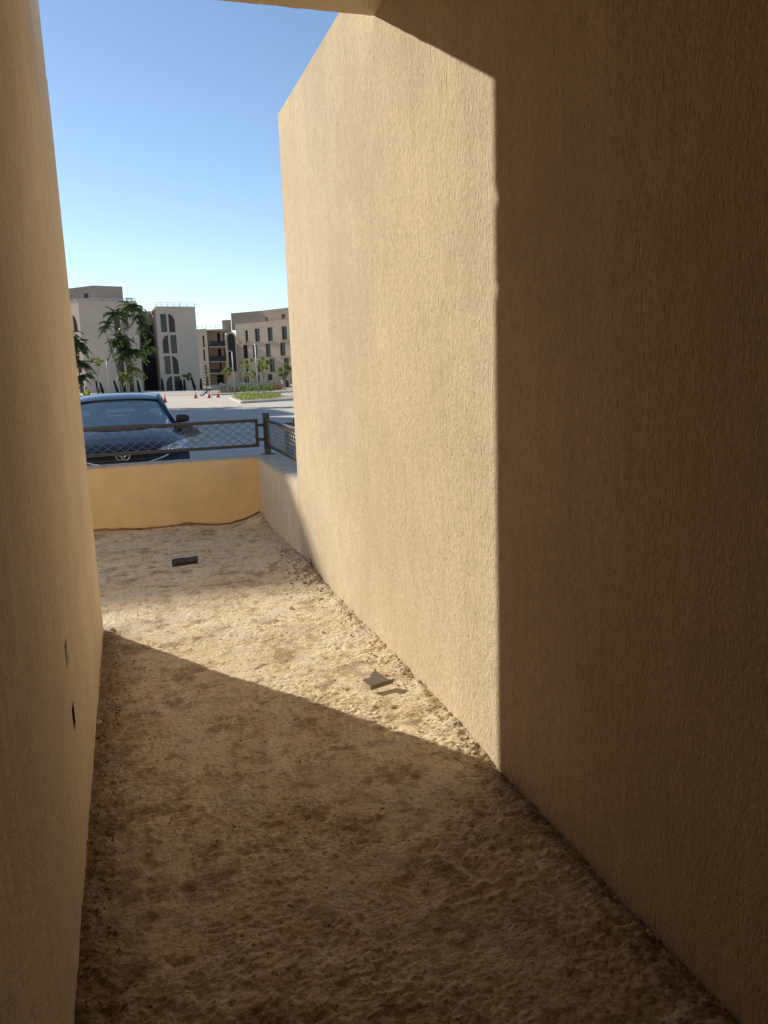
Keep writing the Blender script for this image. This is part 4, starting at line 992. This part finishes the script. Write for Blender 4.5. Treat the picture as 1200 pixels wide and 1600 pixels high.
# row of dark slender cypress saplings
cyp = 'dark cypress sapling '
for k, (px, hh, lean, lb) in enumerate(((153, 17, -.12, cyp+'right behind the slim yellow green sapling'), (160, 15, -.2, 'short leaning '+cyp+'beside the pale lamp post of the taupe block'), (183, 17, -.22, 'leaning '+cyp+'behind the tall feathery tree'), (217, 16, -.1, cyp+'between the tall feathery tree and the dark entrance slot'),
        (254, 17, -.03, cyp+'between the dark entrance slot and the arched ground floor louvre'), (283, 15, 0, cyp+'close to the tiny bushy sapling by the window'), (288, 15, 0, cyp+'close to the tiny bushy sapling by the window'), (304, 18, -.22, 'tall leaning '+cyp+'before the blank end of the taupe block'), (314, 15, 0, cyp+'at the outer corner of the taupe block beside the conifer'))):
    Y2 = 127; b0 = at(px+1, 611, Y2); B = Vector((b0.x, Y2, gz(Y2)-.05)); h = hh*Y2/1253*1.05; root = empty('cypress_sapling', B); lv = Leaves(); bm = bmesh.new()
    top = Vector((lean*h, 0, h)); tube(bm, [(0, 0, 0), top*.9], [.04, .01], 5)
    for i in range(300):
        t = rnd.random()**.8; r = .16*(1-t*.85)*(1 if t > .12 else .4); a = rnd.random()*6.283
        lv.blade(top*t+Vector((math.cos(a)*r, math.sin(a)*r, 0)), Vector((math.cos(a)*.3, math.sin(a)*.3, 1)), .30, .15)
    from_bm('trunk', bm, BARK, root); lv.obj('crown', CYP, root)
    tag(root, lb, 'tree', 'cypress saplings along the taupe block')
# ground cover, hedges
def cover(name, poly, n, h, leaf, label, size):
    lv = Leaves(); P0 = [v2(p) for p in poly]; c = sum(P0, Vector((0, 0)))/len(P0)
    tri = [(c, P0[i], P0[(i+1) % len(P0)]) for i in range(len(P0))]; ar = [abs((b2-a).cross(d-a)) for a, b2, d in tri]
    clumps = []
    for i in range(n):
        a, b2, d = rnd.choices(tri, ar)[0]; u, w = rnd.random(), rnd.random()
        if u+w > 1: u, w = 1-u, 1-w
        p = a+(b2-a)*u*.95+(d-a)*w*.95; hh = h*(.35+.65*abs(gnoise(np.array(p.x*.9), np.array(p.y*.9)))*1.6)
        for k in range(16):
            lv.blade(Vector((p.x+rnd.gauss(0, size), p.y+rnd.gauss(0, size), gz(p.y)+.09+hh*rnd.random())), rv()+Vector((0, 0, .6)), size*(.6+.7*rnd.random()), size*.35)
    return tag(lv.obj(name, leaf, None), label, 'ground cover', kind='stuff')
pl = lambda L: [(p.x, p.y) for p in L]
cover('island_planting', pl([gp(364, 622.5), gp(378, 628.5), gp(430, 626.3), gp(440, 621), gp(400, 620), gp(382, 620.3)]), 170, .35, LEAF_Y, 'low yellow green ground cover on the traffic island', .16)
cover('verge_planting', pl([gp(372, 614.5), gp(430, 612.8), gp(438, 609), gp(372, 611)]), 260, .75, LEAF, 'dark green low shrubs along the verge', .2)
cover('verge_shrubs', pl([gp(424, 611.5), gp(441, 610.5), gp(441, 608), gp(424, 609)]), 90, .9, leafmat('leaf_rust', (.22, .10, .06), (.30, .18, .10), .3), 'rust coloured shrubs at the end of the verge', .2)
cover('verge_dry_shrubs', pl([gp(346, 616.5), gp(372, 615), gp(372, 611.5), gp(346, 613)]), 110, .7, LEAF_D, 'dry straw coloured shrubs at the start of the verge', .2)
cover('near_island_planting', [(p[0]*.7+.40, p[1]*.7+7.6) for p in near_isl], 26, .35, LEAF_D, 'dry low plants in the kerbed island beside the car', .09)

# ------------------------------------------------------------------ street furniture
POLE = plain('lamp_post_grey', (0.46, 0.44, 0.41), 0.5, .3)
def lamp_post(px0, py0, px1, py1, label, Y=None):
    p = gp(px0, py0) if Y is None else Vector((at(px0, py0, Y).x, Y, gz(Y)))
    top = at(px1, py1, p.y); h = top.z-p.z; root = empty('lamp_post', p)
    bm = bmesh.new(); bar(bm, (0, 0, 0), (0, 0, h), .065, 8, .045); from_bm('pole', bm, POLE, root, True)
    bm = bmesh.new(); box(bm, -.16, .16, -.16, .16, 0, .05, .01); from_bm('base', bm, POLE, root)
    bm = bmesh.new(); bar(bm, (0, 0, h-.05), (-.28, -.1, h+.04), .03, 6); from_bm('arm', bm, POLE, root)
    bm = bmesh.new(); box(bm, -.62, -.2, -.2, 0.0, h+.0, h+.10, .03); hd = from_bm('lamp_head', bm, POLE, root)
    return tag(root, label, 'lamp post', 'lamp posts along the street')
lamp_post(367, 616, 361, 549, 'pale grey lamp post standing in front of the dark arch')
lamp_post(404, 622, 399, 535, 'pale grey lamp post standing in the traffic island')
lamp_post(171, 614, 165, 562, 'pale lamp post in front of the taupe block beside the feathery tree', Y=100)
ORANGE = plain('cone_orange', (0.75, 0.07, 0.03), 0.5, var=.15); CWHITE = plain('cone_band', (0.75, 0.72, 0.68), 0.5)
for (px, py), lb in zip(((258, 629), (306, 622.3), (327, 622), (341, 621)), ('orange traffic cone right beside the car roof', 'orange traffic cone on the road in front of the taupe block corner', 'orange traffic cone nearest the thin dry conifer', 'orange traffic cone closest to the dry verge shrubs')):
    p = gp(px, py); root = empty('traffic_cone', p)
    bm = bmesh.new(); box(bm, -.2, .2, -.2, .2, 0, .04, .01); from_bm('base', bm, ORANGE, root)
    bm = bmesh.new(); bar(bm, (0, 0, .035), (0, 0, .60), .13, 14, .03); c_ = from_bm('body', bm, ORANGE, root, True)
    bm = bmesh.new(); bar(bm, (0, 0, .33), (0, 0, .43), .084, 14, .067, cap=False); from_bm('reflective_band', bm, CWHITE, c_, True)
    tag(root, lb, 'traffic cone', 'traffic cones across the road')
# black barrier at the far side of the car
Yb = 40; p0 = at(141, 621, Yb); z1 = p0.z; root = empty('barrier', (p0.x-1.3, Yb, gz(Yb)))
bm = bmesh.new(); bar(bm, (-1.3, 0, z1-gz(Yb)), (1.3, 0, z1-gz(Yb)), .035, 6); from_bm('top_rail', bm, TRIM, root)
for x in (-1.25, -.6, 0, .6, 1.25):
    bm = bmesh.new(); bar(bm, (x, 0, 0), (x, 0, z1-gz(Yb)), .025, 6); from_bm('post', bm, TRIM, root)
bm = bmesh.new(); bar(bm, (-1.3, 0, .35), (1.3, 0, .35), .022, 6); from_bm('lower_rail', bm, TRIM, root)
tag(root, 'black metal barrier rail standing between the car and the house wall', 'barrier')

# ------------------------------------------------------------------ seated worker in a yellow vest
def skin_body(name, joints, edges, mat, parent, sub=2):
    me = bpy.data.meshes.new(name); me.from_pydata([j[0] for j in joints], edges, []); o = bpy.data.objects.new(name, me); COL.objects.link(o)
    md = o.modifiers.new('skin', 'SKIN')
    for i, j in enumerate(joints):
        r = j[1]; me.skin_vertices[0].data[i].radius = (r, r) if not isinstance(r, tuple) else r
        me.skin_vertices[0].data[i].use_root = (i == 0)
    md2 = o.modifiers.new('sub', 'SUBSURF'); md2.levels = sub; md2.render_levels = sub
    dg = bpy.context.evaluated_depsgraph_get(); m2 = bpy.data.meshes.new_from_object(o.evaluated_get(dg)); bpy.data.objects.remove(o)
    return mesh_obj(name, m2, mat, parent, True)
SKIN = plain('skin', (0.30, 0.18, 0.12), 0.6); CLOTH = plain('work_clothes', (0.05, 0.055, 0.075), 0.9, var=.2); VEST = plain('hi_vis_vest', (0.45, 0.62, 0.04), 0.7, var=.08)
Yp = 74; hp = at(134, 604.5, Yp); root = empty('person', (hp.x, Yp, gz(Yp)))
S = (hp.z-gz(Yp))/1.28
J = [((0, .05, .48), (.15, .12)), ((0, .07, .72), (.15, .11)), ((0, .05, .95), (.18, .11)), ((0, .03, 1.03), .06), ((0, .0, 1.10), .085), ((0, -.01, 1.20), .09), ((0, 0, 1.25), .06),
     ((.2, .05, .94), .065), ((.26, -.02, .70), .05), ((.14, -.22, .60), .038), ((.10, -.30, .58), .035), ((-.2, .05, .94), .065), ((-.26, -.02, .70), .05), ((-.14, -.22, .60), .038), ((-.10, -.30, .58), .035),
     ((.11, .0, .47), .10), ((.15, -.38, .48), .07), ((.15, -.36, .10), .045), ((.15, -.48, .04), .04), ((-.11, .0, .47), .10), ((-.15, -.38, .48), .07), ((-.15, -.36, .10), .045), ((-.15, -.48, .04), .04), ((0, -.10, 1.15), .018)]
E_ = [(0,1),(1,2),(2,3),(3,4),(4,5),(5,6),(2,7),(7,8),(8,9),(9,10),(2,11),(11,12),(12,13),(13,14),(0,15),(15,16),(16,17),(17,18),(0,19),(19,20),(20,21),(21,22),(4,23)]
J = [(tuple(c*S for c in p), tuple(x*S for x in r) if isinstance(r, tuple) else r*S) for p, r in J]
body = skin_body('body', J, E_, SKIN, root)
me = body.data; me.materials.append(CLOTH)
for pg in me.polygons:
    c = pg.center/S
    if c.z < 1.0 and not (c.y < -.24 and c.z > .52 and abs(c.x) < .2): pg.material_index = 1
bm = bmesh.new()
rows = [(.50, .20, .165), (.62, .205, .165), (.78, .205, .165), (.92, .225, .16), (1.0, .16, .12)]
V = [[bm.verts.new(Vector((w*math.cos(2*math.pi*k/16), .055+d*math.sin(2*math.pi*k/16), z))*S) for k in range(16)] for z, w, d in rows]
for j in range(4):
    for k in range(16): bm.faces.new((V[j][k], V[j][(k+1) % 16], V[j+1][(k+1) % 16], V[j+1][k]))
from_bm('vest', bm, VEST, root, True)
bm = bmesh.new(); bmesh.ops.create_uvsphere(bm, u_segments=14, v_segments=8, radius=.105*S)
for vv in bm.verts: vv.co.z = max(vv.co.z, -.015*S)
hr = from_bm('hair', bm, TRIM, root, True); hr.location = (0, .012*S, 1.19*S)
tag(root, 'seated person in a bright yellow safety vest and dark clothes', 'person')
bm = bmesh.new(); box(bm, hp.x-.3, hp.x+.3, Yp-.12, Yp+.35, gz(Yp)-.02, gz(Yp)+.40*S, .02)
tag(from_bm('concrete_block', bm, KERB), 'concrete block under the seated person in the yellow vest', 'block')

# ------------------------------------------------------------------ things lying on the dirt
# short offcut of black pipe
bm = bmesh.new(); L = .2; R0_, R1_ = .034, .024; n = 24; secs = []
for t in range(9):
    x = -L/2+L*t/8; sq = 1-.10*math.exp(-((t-5.5)/1.6)**2)
    secs.append((x, R0_*sq))
Vo = [[bm.verts.new((x+.006*math.sin(2*math.pi*k/n)*(t in (0, 8)), r*math.cos(2*math.pi*k/n), r*math.sin(2*math.pi*k/n))) for k in range(n)] for t, (x, r) in enumerate(secs)]
Vi = [[bm.verts.new((x+.006*math.sin(2*math.pi*k/n)*(t in (0, 8)), r*.8*math.cos(2*math.pi*k/n), r*.8*math.sin(2*math.pi*k/n))) for k in range(n)] for t, (x, r) in enumerate(secs)]
for t in range(8):
    for k in range(n):
        bm.faces.new((Vo[t][k], Vo[t][(k+1) % n], Vo[t+1][(k+1) % n], Vo[t+1][k])); bm.faces.new((Vi[t][k], Vi[t+1][k], Vi[t+1][(k+1) % n], Vi[t][(k+1) % n]))
for t in (0, 8):
    for k in range(n): bm.faces.new((Vo[t][k], Vi[t][k], Vi[t][(k+1) % n], Vo[t][(k+1) % n]))
PIPE = plain('pipe_plastic_black', (0.035, 0.033, 0.035), 0.5, var=.35, scale=30)
o = from_bm('pipe_offcut', bm, PIPE, None, True); px_, py_ = .36, 6.74
o.location = (px_, py_, fz(px_, py_)+.030); o.rotation_euler = (.3, 0, math.radians(7))
tag(o, 'short black plastic pipe offcut lying on the dirt', 'pipe')
# cut sheet with a folded lip, propped at a slant
MET = plain('sheet_grey_brown', (0.20, 0.17, 0.13), 0.55, .15, var=.12, scale=20)
root = empty('sheet_offcut', (1.085, 3.60, fz(1.085, 3.60)+.014)); root.rotation_euler = (math.radians(12), math.radians(-4), math.radians(11)); root.scale = (.8, .8, .8)
t_ = .004
plate = [(-.072, 0), (.060, 0), (.035, .125), (.006, .125), (.004, .108), (-.022, .108), (-.024, .085), (-.088, .080)]
bm = bmesh.new(); extrude_poly(bm, [Vector((x, y, .028)) for x, y in plate], (0, 0, t_)); from_bm('plate', bm, MET, root)
bm = bmesh.new(); extrude_poly(bm, [Vector((x, 0, z)) for x, z in ((-.072, .0), (.082, .0), (.098, .028+t_), (-.074, .028+t_))], (0, -t_, 0)); from_bm('folded_lip', bm, MET, root)
tag(root, 'bent grey metal sheet offcut with stepped edge and folded lip', 'metal offcut')
# loose stones big enough to pick out
def rock(bm, c, r, seed):
    n0 = len(bm.verts); g = bmesh.ops.create_icosphere(bm, subdivisions=1, radius=1.0)
    R_ = random.Random(seed); ax = Vector((R_.uniform(.7, 1.3), R_.uniform(.7, 1.3), R_.uniform(.45, .85))); q_ = Matrix.Rotation(R_.random()*6.28, 3, rv())
    for vv in g['verts']:
        k = 1+R_.uniform(-.28, .28); d = q_ @ (vv.co*k); vv.co = Vector((d.x*ax.x, d.y*ax.y, d.z*ax.z))*r + Vector(c)
STONE = plain('stone_pale', (0.60, 0.52, 0.40), 0.9, var=.2, scale=30)
for k, (px, py, r, lb) in enumerate(((345, 829, .030, 'largest pale stone, lying close to the low ochre wall'), (323, 863, .017, 'small pale stone between the pipe offcut and the low ochre wall'), (392, 862, .020, 'pale stone near the foot of the side fence wall'), (368, 842, .022, 'pale stone beside the largest stone near the low ochre wall'),
        (505, 988, .016, 'small stone in the sun not far from the rubble strip'), (175, 985, .018, 'small stone at the free end of the house wall'), (232, 1012, .016, 'small stone right on the shadow edge near the house wall end'), (455, 952, .022, 'flat stone in the sun below the grey soil heap'),
        (310, 905, .014, 'tiny stone on the passage side of the pipe offcut'), (405, 905, .014, 'tiny stone between the pipe offcut and the grey soil heap'), (155, 1137, .016, 'white stone among dark crumbs beside the lower socket box'), (735, 1290, .016, 'small stone in deep shadow near the tall stucco wall'))):
    d = ray(px, py); q_ = Vector((0, 0, CAM_Z))+d*(-CAM_Z/d.z); bm = bmesh.new(); rock(bm, (0, 0, 0), r, k)
    o = from_bm('stone', bm, STONE, None); o.location = (q_.x, q_.y, fz(q_.x, q_.y)+r*.3)
    tag(o, lb, 'stone', 'loose stones on the dirt')
_b = bmesh.new(); bmesh.ops.create_icosphere(_b, subdivisions=1, radius=1.0); _b.verts.ensure_lookup_table()
ICO_V = np.array([tuple(q_.co) for q_ in _b.verts]); ICO_F = np.array([[q_.index for q_ in f_.verts] for f_ in _b.faces]); _b.free()
def scatter(name, n, pick, mat, label):
    pos = np.array([pick() for _ in range(n)]); g_ = np.random.default_rng(n)
    zz = floor_height(pos[:, 0], pos[:, 1]); m = len(ICO_V)
    V = ICO_V[None]*(1+g_.uniform(-.42, .38, (n, m, 1)))
    Q = np.linalg.qr(g_.normal(size=(n, 3, 3)))[0]
    V = np.einsum('nij,nmj->nmi', Q, V*g_.uniform(.45, 1.35, (n, 1, 3)))
    V[:, :, 2] *= .75
    V = V*pos[:, None, 2:3] + np.stack([pos[:, 0], pos[:, 1], zz+pos[:, 2]*.15], -1)[:, None, :]
    F = (ICO_F[None]+(np.arange(n)*m)[:, None, None]).reshape(-1, 3)
    me = bpy.data.meshes.new(name); me.from_pydata(V.reshape(-1, 3), [], F.tolist()); me.update()
    return tag(mesh_obj(name, me, mat), label, 'rubble', kind='stuff')
def pick_left():
    y = rnd.uniform(.9, 5.1); return (XL+.008+abs(rnd.gauss(0, .055)), y, .002+.0075*rnd.random()**3)
def pick_right():
    y = rnd.uniform(1.0, 8.3); return (XR-.006-abs(rnd.gauss(0, .045+.03*(y > 2.8))), y, .002+.007*rnd.random()**3)
def pick_heap(): return (XR-.01-abs(rnd.gauss(0, .10)), rnd.gauss(6.05, .33), .004+.010*rnd.random()**3)
def pick_any(): return (rnd.uniform(-.2, 1.25), rnd.uniform(1.0, 8.4), .0015+.0045*rnd.random()**4)
scatter('soil_crumbs', 1500, pick_left, CLOD, 'dark soil crumbs along the foot of the house wall')
scatter('mortar_crumbs', 2000, pick_right, CLOD_PALE, 'pale mortar crumbs along the foot of the tall stucco wall')
scatter('soil_heap', 420, pick_heap, plain('grey_soil', (0.27, 0.215, 0.165), .97, var=.3, scale=12), 'grey soil clods heaped where the tall wall meets the low wall')
scatter('scattered_grit', 2600, pick_any, CLOD, 'fine grit scattered over the trodden dirt')
